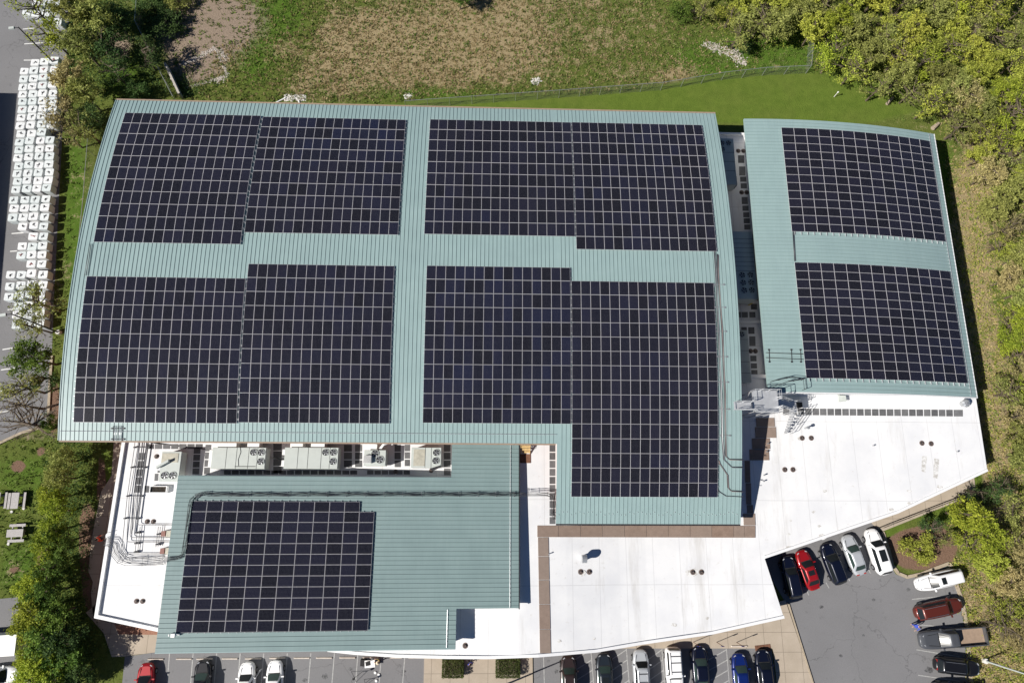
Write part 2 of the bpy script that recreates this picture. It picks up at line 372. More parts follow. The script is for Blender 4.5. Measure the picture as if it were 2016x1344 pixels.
sheet('car_park', G([(1480, 1075), (1545, 1183), (1600, 1344), (1632, 1450), (1925, 1450), (1908, 1344), (1904, 1288), (1897, 1218), (1890, 1181), (1882, 1151), (1867, 1110), (1812, 1132), (1785, 1138), (1764, 1130), (1752, 1112), (1740, 1060), (1722, 1025)]), .012, M['asphalt'])
sheet('road', G([(-90, 1186), (45, 1174), (50, 1240), (60, 1344), (66, 1450), (-90, 1450)]), .012, M['asphalt'])
slab('pavement', G([(836, 1262), (1048, 1262), (1050, 1450), (832, 1450)]), .13, M['conc'])
slab('pavement', G([(1380, 1225), (1545, 1180), (1600, 1344), (1632, 1450), (1541, 1450), (1521, 1277), (1519, 1275), (1052, 1275), (1052, 1262)]), .13, M['conc'])
slab('pavement', G([(170, 1205), (200, 1180), (340, 1225), (340, 1283), (305, 1283), (246, 1291), (221, 1292), (205, 1245)]), .1, M['conc'])
slab('pavement', G([(225, 868), (220.5, 936), (200, 968), (188.5, 1021), (181, 1066), (175, 1124), (184, 1145), (180, 1165), (184, 1213), (215, 1225), (290, 868)]), .1, M['conc'])
slab('pavement', G([(1700, 1010), (1915, 925), (1920, 972), (1737, 1045), (1722, 1036)]), .13, M['conc'])
mb = MB()
def ribbon(mb, pts, w, z0, z1, m=0):
    for a, b in zip(pts[:-1], pts[1:]):
        a = Vector(a); b = Vector(b); d = (b - a).to_2d(); L = d.length
        if L < 1e-6: continue
        d /= L; nn = Vector((-d.y, d.x)) * w / 2
        mb.prism([(a.x + nn.x, a.y + nn.y), (a.x - nn.x, a.y - nn.y), (b.x - nn.x + d.x * .01, b.y - nn.y + d.y * .01), (b.x + nn.x + d.x * .01, b.y + nn.y + d.y * .01)], z0, z1, m)
def kerb(pts, w=.32, z=.15, name='kerb'):
    mb = MB(); ribbon(mb, G(pts), w, -.05, z); return tag(mb.build(name, M['kerb']), kind='structure')
kerb([(1737, 1046), (1748, 1080), (1756, 1112), (1768, 1128), (1785, 1135), (1812, 1129), (1840, 1118), (1867, 1108), (1873, 1114)], .36)
kerb([(1880, 1145), (1893, 1181), (1900, 1218), (1907, 1288), (1911, 1344), (1930, 1450)], .40)
kerb([(1551, 1186), (1600, 1344), (1634, 1450)], .16, .17)
kerb([(95, 838), (45, 851), (0, 872), (-40, 890)], .3)
kerb([(103, 700), (99, 760), (95, 838)], .3)
# gravel bed triangle at the south west corner
sheet('gravel_bed', G([(225, 1227), (340, 1245), (340, 1249), (234, 1248)], .104), .106, M['brick'])
# painted markings: one mesh per car park
def lines(segs, w, mat, lz=.018):
    mb = MB()
    for a, b, c, d in segs:
        p, q = P(a, b), P(c, d); e = (q - p).to_2d().normalized(); nn = Vector((-e.y, e.x)) * w / 2
        mb.face([(p.x - nn.x, p.y - nn.y, lz), (q.x - nn.x, q.y - nn.y, lz), (q.x + nn.x, q.y + nn.y, lz), (p.x + nn.x, p.y + nn.y, lz)])
        if mb.v: pass
    o = mb.build('road_marking', mat)
    for f in o.data.polygons:
        if f.normal.z < 0: f.flip()
    return tag(o, kind='structure')
bay = [(334 + 46.35 * i, 1285, 334 + 46.35 * i - 11, 1420) for i in range(11)]
lines(bay, .11, M['line'])
hs = []; bs_ = []
for xr, xl in ((1163, 1131), (1233, 1203), (1303, 1275), (1430, 1395)):
    bs_.append((xr, 1276, xr + 12, 1420))
    for k in range(10): y = 1290 + k * 20; hs.append((xl + k * 1.8, y + 8, xr + k * 1.8, y - 12))
hs += [(1585, 1153, 1592, 1171), (1626, 1146, 1632, 1157), (1670, 1137, 1673, 1143), (1710, 1121, 1714, 1128), (1795, 1179, 1865, 1172), (1804, 1278, 1890, 1292), (1807, 1328, 1890, 1340), (1800, 1228, 1890, 1236), (1070, 1290, 1074, 1420)]
lines(hs, .10, M['line']); lines(bs_, .10, M['line'], .023)
lines([(45, 58, 68, 56), (48, 87, 118, 83), (47, 119, 62, 119), (23, 460, 50, 458), (20, 495, 34, 494), (15, 610, 45, 606), (5, 688, 30, 684), (2, 728, 30, 724), (0, 770, 30, 766), (0, 811, 20, 808)], .14, M['wline'])

# ---------------------------------------------------------------- the building
Z0 = 10.3
RA, YA = 94.332634, 25.720514
def zmain(y): return Z0 - (RA - sqrt(RA * RA - (y - YA) ** 2))
RE, XE, ZE = 93.12716, 35.611101, Z0 - 2.703773
def zeast(x): return ZE - (RE - sqrt(RE * RE - (x - XE) ** 2))
def zsouth(x, y): return Z0 - 4.410967 - .049571 * x - .024968 * y
DZ = .17
bld = empty('commercial_building', (0, 0, 0), 0, 'large two-storey building with pale green seamed metal roofs and white flat roofs', 'building')
def frange(a, b, st):
    k = max(1, int(math.ceil((b - a) / st - 1e-6))); return [a + (b - a) * i / k for i in range(k + 1)]
def roof_obj(name, zf, rects, ribs_along, pitch=.457, th=.28, ribh=.042, mats=None):
    rm = mats or M['roof']
    mb = MB()
    for (x0, x1, y0, y1) in rects:
        xs = frange(x0, x1, 1.5 if ribs_along == 'x' else 80); ys = frange(y0, y1, 1.5 if ribs_along == 'y' else 80)
        for dz, up in ((-DZ, 1), (-DZ - th, 0)):
            rows = [[(x, y, zf(x, y) + dz) for x in xs] for y in ys]
            mb.grid(rows if up else [r[::-1] for r in rows], 0)
        for fix, seq, ax_ in ((x0, ys, 0), (x1, ys, 0), (y0, xs, 1), (y1, xs, 1)):
            r1 = []; r2 = []
            for q in seq:
                x, y = (fix, q) if ax_ == 0 else (q, fix)
                r1.append((x, y, zf(x, y) - DZ)); r2.append((x, y, zf(x, y) - DZ - th))
            mb.grid([r2, r1], 2)
        # ribs
        lo, hi = (x0, x1) if ribs_along == 'y' else (y0, y1)
        k = math.ceil((lo + .05) / pitch)
        while k * pitch < hi - .03:
            c = k * pitch; k += 1
            seq = ys if ribs_along == 'y' else xs
            rings = []
            for q in seq:
                x, y = (c, q) if ribs_along == 'y' else (q, c)
                z = zf(x, y) - DZ; ox, oy = (.017, 0) if ribs_along == 'y' else (0, .017)
                rings.append([(x - ox, y - oy, z), (x - ox * .8, y - oy * .8, z + ribh), (x + ox * .8, y + oy * .8, z + ribh), (x + ox, y + oy, z)])
            mb.grid(rings, 1)
            for r in (rings[0], rings[-1]): mb.face(r, 1)
    return mb.build(name, [rm, M['rib'], rm], bld)
fm = lambda x, y: zmain(y)
fe = lambda x, y: zeast(x)
MX0, MX1, MXS, MY0, MYS, MY1 = -45.95, 27.68, 7.28, 5.92, -2.57, 47.0
R1 = roof_obj('curved_roof', fm, [(MX0, MXS, MY0, MY1), (MXS, MX1, MYS, MY1)], 'y')
EX0, EX1, EY0, EY1 = 31.42, 57.55, 11.92, 46.6
R2 = roof_obj('curved_roof', fe, [(EX0, EX1, EY0, EY1)], 'x')
SX0, SX1, SY0, SY1 = -33.3, 3.2, -15.0, 2.36
R3 = roof_obj('sloping_roof', zsouth, [(SX0, -3.37, SY0, -11.2), (SX0, SX1, -11.2, SY1), (-4.28, SX1, SY1, 6.9)], 'x', ribh=.06, mats=M['roof_dim'])
# trims
def strip(name, parent, pts, w, h, mat, off=0):
    mb = MB(); 
    for a, b in zip(pts[:-1], pts[1:]):
        a = Vector(a); b = Vector(b); d = (b - a); e = d.to_2d().normalized(); nn = Vector((-e.y, e.x, 0)) * w
        q = [a, b, b + nn, a + nn]; lo = [p - Vector((0, 0, h)) for p in q]
        mb.grid([lo, q], 0, True); mb.face(q); mb.face(lo[::-1])
    return mb.build(name, mat, parent)
strip('gutter', R1, [(MX0, MY0 - .16, zmain(MY0) - .2), (MXS - .16, MY0 - .16, zmain(MY0) - .2)], .15, .16, M['tan'])
strip('gutter', R1, [(MXS, MYS - .16, zmain(MYS) - .2), (MX1, MYS - .16, zmain(MYS) - .2)], .15, .16, M['dark'])
strip('ridge_trim', R1, [(MX0, MY1 + .002, zmain(MY1) - DZ + .05), (MX1, MY1 + .002, zmain(MY1) - DZ + .05)], .16, .3, M['tan'])
strip('verge_trim', R1, [(MX0 - .08, y, zmain(y) - DZ + .06) for y in reversed(frange(MY0, MY1, 2))], .08, .3, M['roof'])
strip('verge_trim', R2, [(EX1 + .03, EY0, zeast(EX1) - DZ + .02), (EX1 + .03, EY1, zeast(EX1) - DZ + .02)], -.0 + .12, .25, M['cap'])
strip('eaves_trim', R2, [(x, EY0 - .1, zeast(x) - DZ + .04) for x in frange(EX0, EX1, 2)], .1, .3, M['cap'])
def rail(parent, pts, r=.022, posts=.457, name='snow_rail'):
    mb = MB(); mb.tube(pts, r, 5)
    for a, b in zip(pts[:-1], pts[1:]):
        a = Vector(a); b = Vector(b); k = max(1, int((b - a).length / posts))
        for i in range(k): q = a.lerp(b, i / k); mb.box(q.x - .025, q.x + .025, q.y - .04, q.y + .04, q.z - .1, q.z + .01)
    return mb.build(name, M['alu'], parent)
rail(R1, [(MX0 + .2, MY0 + .95, zmain(MY0 + .95) - .06), (MXS - .1, MY0 + .95, zmain(MY0 + .95) - .06)])
rail(R2, [(EX1 - .95, EY0 + .2, zeast(EX1 - .95) - .06), (EX1 - .95, EY1 - .2, zeast(EX1 - .95) - .06)])
rail(R3, [(SX1 - .95, -11.1, zsouth(SX1 - .95, -11.1) - .06), (SX1 - .95, 6.0, zsouth(SX1 - .95, 6) - .06)])
rail(R3, [(-4.3, -14.9, zsouth(-4.3, -14.9) - .06), (-4.3, -11.25, zsouth(-4.3, -11.2) - .06)])
mb = MB()
random.seed(3)
x = MXS + .25
while x < MX1 - .3:
    y = MYS + .95 + random.choice((0, .12, .3)); z = zmain(y) - DZ; mb.box(x - .03, x + .03, y - .03, y + .03, z, z + .09); x += .457
mb.build('snow_guards', M['alu'], R1)
# east roof edge flashing and hairline gap lines beside the arrays
strip('gutter', R3, [(SX1, -11.3, zsouth(SX1, -11.2) - DZ - .03), (SX1, 6.5, zsouth(SX1, 6.5) - DZ - .03)], -.12, .2, M['dark'])
strip('verge_trim', R3, [(SX0, SY0 - .12, zsouth(SX0, SY0) - DZ + .02), (-3.37, SY0 - .12, zsouth(-3.37, SY0) - DZ + .02)], .12, .25, M['roof'])
# walls
def walls(name, pts, zf, mat, step=1.5):
    mb = MB(); k = len(pts)
    for i in range(k):
        a = Vector(pts[i]); b = Vector(pts[(i + 1) % k]); m_ = max(1, int((b - a).length / step))
        top = []; bot = []
        for j in range(m_ + 1):
            q = a.lerp(b, j / m_); top.append((q.x, q.y, zf(q.x, q.y))); bot.append((q.x, q.y, -.1))
        mb.grid([bot, top], 0)
    return mb.build(name, mat, bld)
walls('wall', [(MX0 + .55, MY0 + .5), (MXS + .5, MY0 + .5), (MXS + .5, MYS + .4), (MX1 - .4, MYS + .4), (MX1 - .4, MY1 - .45), (MX0 + .55, MY1 - .45)], lambda x, y: zmain(y) - DZ - .27, M['brick'])
walls('wall', [(EX0 + 1.5, EY0 + .3), (EX1 - .35, EY0 + .3), (EX1 - .35, EY1 - .35), (EX0 + 1.5, EY1 - .35)], lambda x, y: zeast(x) - DZ - .27, M['white'])
walls('wall', [(SX0 + .3, SY0 + .25), (-3.6, SY0 + .25), (-3.6, -11.0), (SX1 - .35, -11.0), (SX1 - .35, 6.3), (-4.05, 6.3), (-4.05, SY1 - .25), (SX0 + .3, SY1 - .25)], lambda x, y: zsouth(x, y) - DZ - .27, M['white'])
# flat roofs
ZA, ZB, ZM = 4.1, 3.5, 4.5
def flat(name, pts, z, parapets, ph, pw=.36, dep=.35):
    poly = [(p.x, p.y) for p in pts]
    mb = MB(); mb.prism(poly, z - dep, z, 0)
    r = mb.build(name, M['mem'], bld)
    for seg in parapets:
        mb = MB()
        a = [Vector((p.x, p.y, 0)) for p in seg]
        n_ = len(a); inn = []
        for i, p in enumerate(a):
            d1 = (a[i] - a[i - 1]).normalized() if i else (a[1] - a[0]).normalized()
            d2 = (a[i + 1] - a[i]).normalized() if i < n_ - 1 else d1
            m1 = Vector((-d1.y, d1.x, 0)); m2 = Vector((-d2.y, d2.x, 0)); mm = (m1 + m2).normalized(); k = pw / max(.5, mm.dot(m1)); inn.append(p + mm * k)
        for i in range(n_ - 1):
            q = [a[i], a[i + 1], inn[i + 1], inn[i]]
            mb.grid([[(p.x, p.y, z - .4) for p in q], [(p.x, p.y, z + ph) for p in q]], 0, True)
            mb.face([(p.x, p.y, z + ph) for p in q])
        mb.build('parapet', M['cap'], r)
    return r
W_ = lambda x, y, z: Vector((x, y, z))
pa = [P(243, 866, ZA), P(188, 1215, ZA), P(330, 1245.5, ZA)]
FA = flat('flat_roof', [pa[0] + Vector((.3, .2, 0)), pa[1], pa[2], W_(-30, -12, ZA), W_(-8, -8, ZA), W_(-3.9, 2, ZA), W_(-3.9, 6.45, ZA), W_(-42, 6.45, ZA)], ZA, [[P(243, 866, ZA), pa[1], pa[2]]], .28)
KN = [(-3.4, 4.3), (3.2, 4.7), (5.8, 4.6), (8.5, 4.38), (11.5, 4.05), (14.5, 3.78), (17.5, 3.6), (21, 3.5)]
def zflat(x):
    if x <= KN[0][0]: return KN[0][1]
    for (xa, za), (xb, zb) in zip(KN[:-1], KN[1:]):
        if x <= xb: return za + (zb - za) * (x - xa) / (xb - xa)
    return KN[-1][1]
def PZ(px, py, off=0):
    z = 4
    for i in range(10): z = zflat(P(px, py, z).x)
    return P(px, py, z + off)
SP = [(645, 1281.5), (700, 1287.5), (780, 1293), (880, 1295.5), (960, 1296), (1060, 1292.5), (1174, 1283), (1267, 1267), (1400, 1248), (1543.6, 1216)]
sp = [PZ(a, b) for a, b in SP]
ep = [P(1505.4, 1098.6, ZB), P(1766.7, 1010, ZB), P(1944, 927, ZB), P(1921, 780, ZB)]
yN = P(1440, 262, ZB).y
import bmesh
def sloped(name, pts, dep):
    bm = bmesh.new(); vs = [bm.verts.new((p.x, p.y, 0)) for p in pts]; f = bm.faces.new(vs); bm.normal_update()
    if f.normal.z < 0: f.normal_flip()
    for xk, _ in KN: bmesh.ops.bisect_plane(bm, geom=bm.verts[:] + bm.edges[:] + bm.faces[:], plane_co=(xk, 0, 0), plane_no=(1, 0, 0))
    r = bmesh.ops.extrude_face_region(bm, geom=bm.faces[:])
    for v in bm.verts: v.co.z = zflat(v.co.x) - dep
    for v in r['geom']:
        if isinstance(v, bmesh.types.BMVert): v.co.z = zflat(v.co.x)
    bmesh.ops.recalc_face_normals(bm, faces=bm.faces[:]); me = bpy.data.meshes.new(name); bm.to_mesh(me); me.materials.append(M['mem']); return link(name, me, bld)
FB = sloped('flat_roof', sp + ep + [W_(56.9, 16, ZB), W_(33.9, 16, ZB), W_(33.9, yN, ZB), W_(27.1, yN, ZB), W_(27.1, 6.6, ZB), W_(3, 7.0, ZB), W_(-3, 0, ZB), W_(-10, -8, ZB), W_(-16, -12, ZB)], .4)
FM = FB; ZM = 4.6
def parapet(par, a, ph, pw):
    n_ = len(a); inn = []
    for i, p in enumerate(a):
        d1 = (a[i] - a[i - 1]).to_2d().normalized() if i else (a[1] - a[0]).to_2d().normalized(); d2 = (a[i + 1] - a[i]).to_2d().normalized() if i < n_ - 1 else d1
        m1 = Vector((-d1.y, d1.x, 0)); m2 = Vector((-d2.y, d2.x, 0)); mm = (m1 + m2).normalized(); inn.append(p + mm * (pw / max(.5, mm.dot(m1))))
    mb = MB(); lo = Vector((0, 0, -.45)); hi = Vector((0, 0, ph)); rows = [[a[i] + lo, a[i] + hi, inn[i] + hi, inn[i] + lo] for i in range(n_)]
    mb.grid(rows, 0, True); mb.face(rows[0]); mb.face(rows[-1][::-1]); mb.build('parapet', M['cap'], par)
parapet(FB, sp, .16, .3); parapet(FB, ep[:3], .16, .3)
mb = MB(); mb.box(27.3, 33.0, yN - .32, yN - .02, ZB - .05, ZB + .16); mb.build('parapet', M['cap'], FB)
walls('wall', [(p.x, p.y) for p in [P(243, 866, ZA) + Vector((.25, 0, 0)), P(188, 1215, ZA) + Vector((.3, .3, 0)), P(330, 1245.5, ZA) + Vector((0, .35, 0)), W_(-30, -12, 0)]], lambda x, y: ZA - .36, M['brick'], 50)
inset = [p + Vector((0, .45, 0)) for p in sp[:-1]] + [sp[-1] + Vector((-.5, .45, 0)), ep[0] + Vector((-.4, .3, 0)), ep[1] + Vector((0, .4, 0)), ep[2] + Vector((-.5, .25, 0)), P(1921, 780, ZB) + Vector((-.4, 0, 0))]
walls('wall', [(p.x, p.y) for p in inset] + [(40, 13), (10, 0)], lambda x, y: ZB - .36, M['brick'], 50)
# a low sill between the parts of the east well
mb = MB(); a = P(1452, 634, ZB); mb.box(27.4, 32.8, a.y - .15, a.y + .15, ZB - .05, ZB + .35); mb.build('parapet', M['cap'], FB)
a = P(1460, 742, ZB); mb = MB(); mb.box(27.4, 32.8, a.y - .2, a.y + .2, ZB - .05, ZB + .8); mb.build('parapet', M['cap'], FB)

# quads given by photo corners lying on a flat roof
def pads(par, z, quads, mat='pad', name='walkway_pad', h=.02):
    for q in quads:
        p = [PZ(a, b) if par is FB else P(a, b, z) for a, b in q]; mb = MB(); c = sum(p, Vector()) / 4
        if (p[1] - p[0]).cross(p[2] - p[1]).z < 0: p = p[::-1]
        lo = [v - c - Vector((0, 0, .02)) for v in p]; hi = [v - c + Vector((0, 0, h)) for v in p]
        mb.grid([lo, hi], 0, True); mb.face(hi); mb.build(name, M[mat], par, loc=tuple(c))
def grid_pads(par, z, x0, y0, x1, y1, nx_, ny_, gap=.13, skew=0, mat='pad', name='walkway_pad'):
    out = []
    for i in range(nx_):
        for j in range(ny_):
            a = x0 + (x1 - x0) * (i + gap / 2) / nx_; b = x0 + (x1 - x0) * (i + 1 - gap / 2) / nx_
            c = y0 + (y1 - y0) * (j + gap / 2) / ny_; d = y0 + (y1 - y0) * (j + 1 - gap / 2) / ny_
            sk = lambda y: skew * (y - y0)
            out.append([(a + sk(c), c), (b + sk(c), c), (b + sk(d), d), (a + sk(d), d)])
    pads(par, z, out, mat, name)
qs = []
for i in range(24):
    a = 1541 + i * 14.62; b = a + 12.7
    if i == 23: b = a + 18
    y = 803.5 + (a - 1541) * .0085
    qs.append([(a, y), (b, y), (b + .4, y + 13), (a + .4, y + 13)])
pads(FB, ZB, qs)
ew = [(1453, 306, 12, 15), (1455, 328, 12, 18), (1457, 348, 12, 10), (1458, 361, 12, 10), (1460, 388, 12, 14), (1461.5, 405, 12, 10), (1463, 418, 12, 10), (1464, 430, 12, 10), (1465, 442, 12, 10),
      (1478, 598, 12, 11), (1452, 614, 7, 11), (1460, 614, 12, 11), (1475, 614, 12, 11), (1459, 644, 11, 7), (1473, 644, 12, 13), (1475, 662, 12, 19), (1477, 700, 12, 11), (1478, 715, 12, 10), (1479, 728, 12, 12)]
pads(FB, ZB, [[(x, y), (x + w_, y), (x + w_ + .4, y + h_), (x + .4, y + h_)] for x, y, w_, h_ in ew])
grid_pads(FM, ZM, 1081, 874, 1094, 1032, 1, 10)
# pads in the well over the south west flat roof
grid_pads(FA, ZA, 288, 873, 400, 884, 7, 1)
grid_pads(FA, ZA, 404, 874, 417, 934, 1, 4, skew=-.06)
grid_pads(FA, ZA, 381, 880, 396, 934, 1, 4, skew=-.06)
grid_pads(FA, ZA, 537, 872, 556, 932, 1, 4)
grid_pads(FA, ZA, 676, 874, 694, 920, 1, 3); grid_pads(FA, ZA, 698, 874, 714, 920, 1, 3)
grid_pads(FA, ZA, 776, 874, 790, 920, 1, 3); grid_pads(FA, ZA, 796, 874, 808, 918, 1, 3)
grid_pads(FA, ZA, 873, 874, 888, 936, 1, 4)
grid_pads(FA, ZA, 440, 925, 704, 934, 17, 1); grid_pads(FA, ZA, 722, 925, 808, 934, 6, 1)
grid_pads(FA, ZA, 273, 890, 286, 970, 1, 5, skew=-.13)
pads(FA, ZA, [[(285, 956), (294, 956), (294, 969), (284, 969)], [(305, 932), (312, 932), (311, 946), (304, 946)], [(311, 919), (318, 919), (317, 930), (310, 930)]])
# brown boards
bq = []
xs = [1057.5, 1099, 1143, 1185.5, 1229.5, 1272.5, 1315.5, 1358.5, 1401, 1444, 1465, 1487]
for i in range(len(xs) - 1):
    a, b = xs[i] + .35, xs[i + 1] - .35
    bq.append([(a, 1034 + (a - 1057) * .0012), (b, 1034 + (b - 1057) * .0012), (b, 1056.5 + (b - 1057) * .003), (a, 1056.5 + (a - 1057) * .003)])
ys = [1057, 1095, 1141, 1189, 1238, 1285]
for a, b in zip(ys[:-1], ys[1:]):
    o1 = (a - 1057) * .018; o2 = (b - 1057) * .018
    bq.append([(1059 + o1, a + .5), (1079.5 + o1 * 1.2, a + .5), (1079.5 + o2 * 1.2, b - .6), (1059 + o2, b - .6)])
ys = [(822, 1488, 1524), (840, 1486, 1527), (862, 1480, 1515), (884, 1475, 1513), (906, 1466, 1476), (950, 1468, 1478), (993, 1470, 1482), (1010, 1463, 1486), (1034, 1465, 1487)]
for k in range(8):
    a, l, r = ys[k]; b = ys[k + 1][0]; bq.append([(l, a + .5), (r, a + .5), (r + 1, b - .5), (l + 1, b - .5)])
pads(FB, ZB, bq, 'ply', 'walkway_board', .07)
# drains and vents: pairs of round fittings
def drain(par, z, px, py, r=.30, dome=True):
    mb = MB(); mb.cyl(0, 0, 0, .03, r, 18, 0); mb.cyl(0, 0, .03, .17, r * .62, 14, 1, r * .45); mb.cyl(0, 0, .17, .2, r * .3, 10, 0)
    p = PZ(px, py) if par is FB else P(px, py, z); mb.build('roof_drain', [M['vent'], M['dark']], par, loc=tuple(p))
for x, y in ((1143, 1125), (1160, 1125), (1364, 1125.5), (1381, 1125.5), (1579, 862), (1597, 862), (1815, 872), (1833, 873), (1545, 924), (1561, 924), (1453.6, 297.5), (1463.5, 297.5), (1460, 379), (1470, 379), (1477.6, 691), (1487, 691)):
    drain(FB, ZB, x, y)
drain(FM, ZM, 916, 1270)
for x, y in ((290, 1026), (302, 1026), (269, 1182.6), (281, 1182.6), (308.5, 898)): drain(FA, ZA, x, y, .27)
for x, y in ((779, 928), (849, 926)): drain(FA, ZA, x, y, .25)
# stubs and pipes
def pipe_vent(par, z, px, py, h, r):
    p = PZ(px, py); mb = MB(); mb.cyl(0, 0, 0, h, r, 10); mb.cyl(0, 0, h, h + .12, r * 1.5, 10, 0, r * .9)
    mb.build('vent_pipe', M['steel'], par, loc=tuple(p))
for q in ((1718, 877, .25, .06), (1883, 889, .25, .06), (1510, 873, .35, .06), (1508, 889, .35, .06), (1503, 935, .35, .06), (1502, 947, .35, .06), (1080, 1090, .35, .05)): pipe_vent(FB, ZB, *q)
# patches and scuffs on the membrane, dirt tongues below the drains
n = N('worn_patch'); a = n.noise(3, 6); mtp = n.out(n.ramp(a, [(.38, (.70, .70, .69)), (.62, (.42, .40, .37))]), .7)
pads(FB, ZB, [[(1814, 897), (1825, 898), (1823, 931), (1813, 928)], [(1838, 901), (1848, 902), (1846, 943), (1836, 941)]], None, 'roof_patch', .004) if False else None
for q in ([(1815, 897), (1825, 898), (1822, 930), (1814, 927)], [(1839, 902), (1849, 903), (1846, 942), (1837, 940)]):
    p = [P(a, b, ZB) for a, b in q]; mb = MB(); mb.face([(v.x, v.y, ZB + .004) for v in (p if (p[1] - p[0]).cross(p[2] - p[1]).z > 0 else p[::-1])]); mb.build('roof_patch', mtp, FB)
def blot(px, py, r, seed):
    random.seed(seed); p = PZ(px, py); k = 11
    mb = MB(); mb.face([(p.x + cos(2 * pi * i / k) * r * random.uniform(.6, 1.2), p.y + sin(2 * pi * i / k) * r * .6 * random.uniform(.6, 1.2), p.z + .012) for i in range(k)]); mb.build('roof_stain', mtp, FB)
for i, (x, y, r) in enumerate(((1790, 966, .3), (1602, 1007, .25), (1613, 1035, .25), (1553, 1051, .25), (1557, 1024, .2), (1755, 1003, .3), (1790, 990, .25), (1100, 1261, .3), (1169, 1256, .25), (1327, 1229, .35), (1323, 1255, .25), (1392, 1216, .25), (1620, 1056, .55), (1553, 1077, .35), (1624, 966, .3), (1850, 958, .35), (1146, 1127, .55), (1362, 1126, .75), (1578, 862, .5), (1562, 923, .45))): blot(x, y, r, i)

# ---------------------------------------------------------------- solar arrays
PWm, PHm, GW, GH = 1.046, 1.559, .027831, .031448
def panel_geo(mb, X=None):
    w2, h2 = PWm / 2, PHm / 2; e = .013
    f = (lambda p: tuple(X @ Vector(p))) if X else (lambda p: p)
    o = [(-w2, -h2), (w2, -h2), (w2, h2), (-w2, h2)]; i = [(-w2 + e, -h2 + e), (w2 - e, -h2 + e), (w2 - e, h2 - e), (-w2 + e, h2 - e)]
    n = len(mb.v); mb.v += [f((x, y, .02)) for x, y in o] + [f((x, y, .02)) for x, y in i] + [f((x, y, -.02)) for x, y in o]
    for k in range(4):
        j = (k + 1) % 4
        mb.f.append((n + k, n + j, n + 4 + j, n + 4 + k)); mb.m.append(1)
        mb.f.append((n + 8 + k, n + 8 + j, n + j, n + k)); mb.m.append(1)
    mb.f.append((n + 11, n + 10, n + 9, n + 8)); mb.m.append(1)
    n = len(mb.v); mb.v += [f((x, y, .02)) for x, y in i]
    mb.f.append((n, n + 1, n + 2, n + 3)); mb.m.append(0); mb.uv[len(mb.f) - 1] = [(0, 0), (1, 0), (1, 1), (0, 1)]
mb = MB(); panel_geo(mb); PANEL = mb.mesh('solar_panel', [M['cell'], M['frame']])
def ptm(kind, a, b):
    if kind == 'm':
        th = (b - YA) / RA; c, s = cos(th), sin(th)
        return Matrix(((1, 0, 0, a), (0, c, s, YA + RA * s), (0, -s, c, Z0 - RA * (1 - c)), (0, 0, 0, 1)))
    if kind == 'e':
        th = (a - XE) / RE; c, s = cos(th), sin(th)
        return Matrix(((0, c, s, XE + RE * s), (-1, 0, 0, b), (0, -s, c, ZE - RE * (1 - c)), (0, 0, 0, 1)))   # local y runs down the slope
    sx_, sy_ = -.049571, -.024968
    X = Vector((1, 0, sx_)).normalized(); Y = Vector((0, 1, sy_)); Y = (Y - X * Y.dot(X)).normalized(); Z = X.cross(Y)
    return Matrix(((-Y.x, X.x, Z.x, a), (-Y.y, X.y, Z.y, b), (-Y.z, X.z, Z.z, zsouth(a, b)), (0, 0, 0, 1)))
ARR = [('m', 15, 11, -44.266, 45.037, 'eleven-row solar array at the north west corner of the big curved roof'),
 ('m', 16, 10, -27.891, 44.897, 'ten-row solar array at the north edge, just west of the central bare roof strip'),
 ('m', 16, 10, -7.785, 45.058, 'ten-row solar array at the north edge, just east of the central bare roof strip'),
 ('m', 15, 11, 9.502, 45.090, 'eleven-row solar array at the north east corner of the big curved roof'),
 ('m', 16, 10, -44.382, 23.570, 'ten-row solar array at the south west corner of the big curved roof'),
 ('m', 15, 11, -27.044, 25.272, 'eleven-row solar array in the south half, just west of the central bare roof strip'),
 ('m', 15, 11, -7.351, 25.382, 'eleven-row solar array in the south half, just east of the central bare roof strip'),
 ('m', 15, 15, 8.856, 23.830, 'tallest solar array, fifteen rows, beside the conduits on the big curved roof'),
 ('e', 13, 13, 35.901, 45.320, 'northern of the two solar arrays on the separate east roof'),
 ('e', 13, 13, 35.820, 27.468, 'southern of the two solar arrays on the separate east roof'),
 ('s', 12, 12, -31.479, -.310, 'solar array with a stepped corner on the lower sloping roof')]
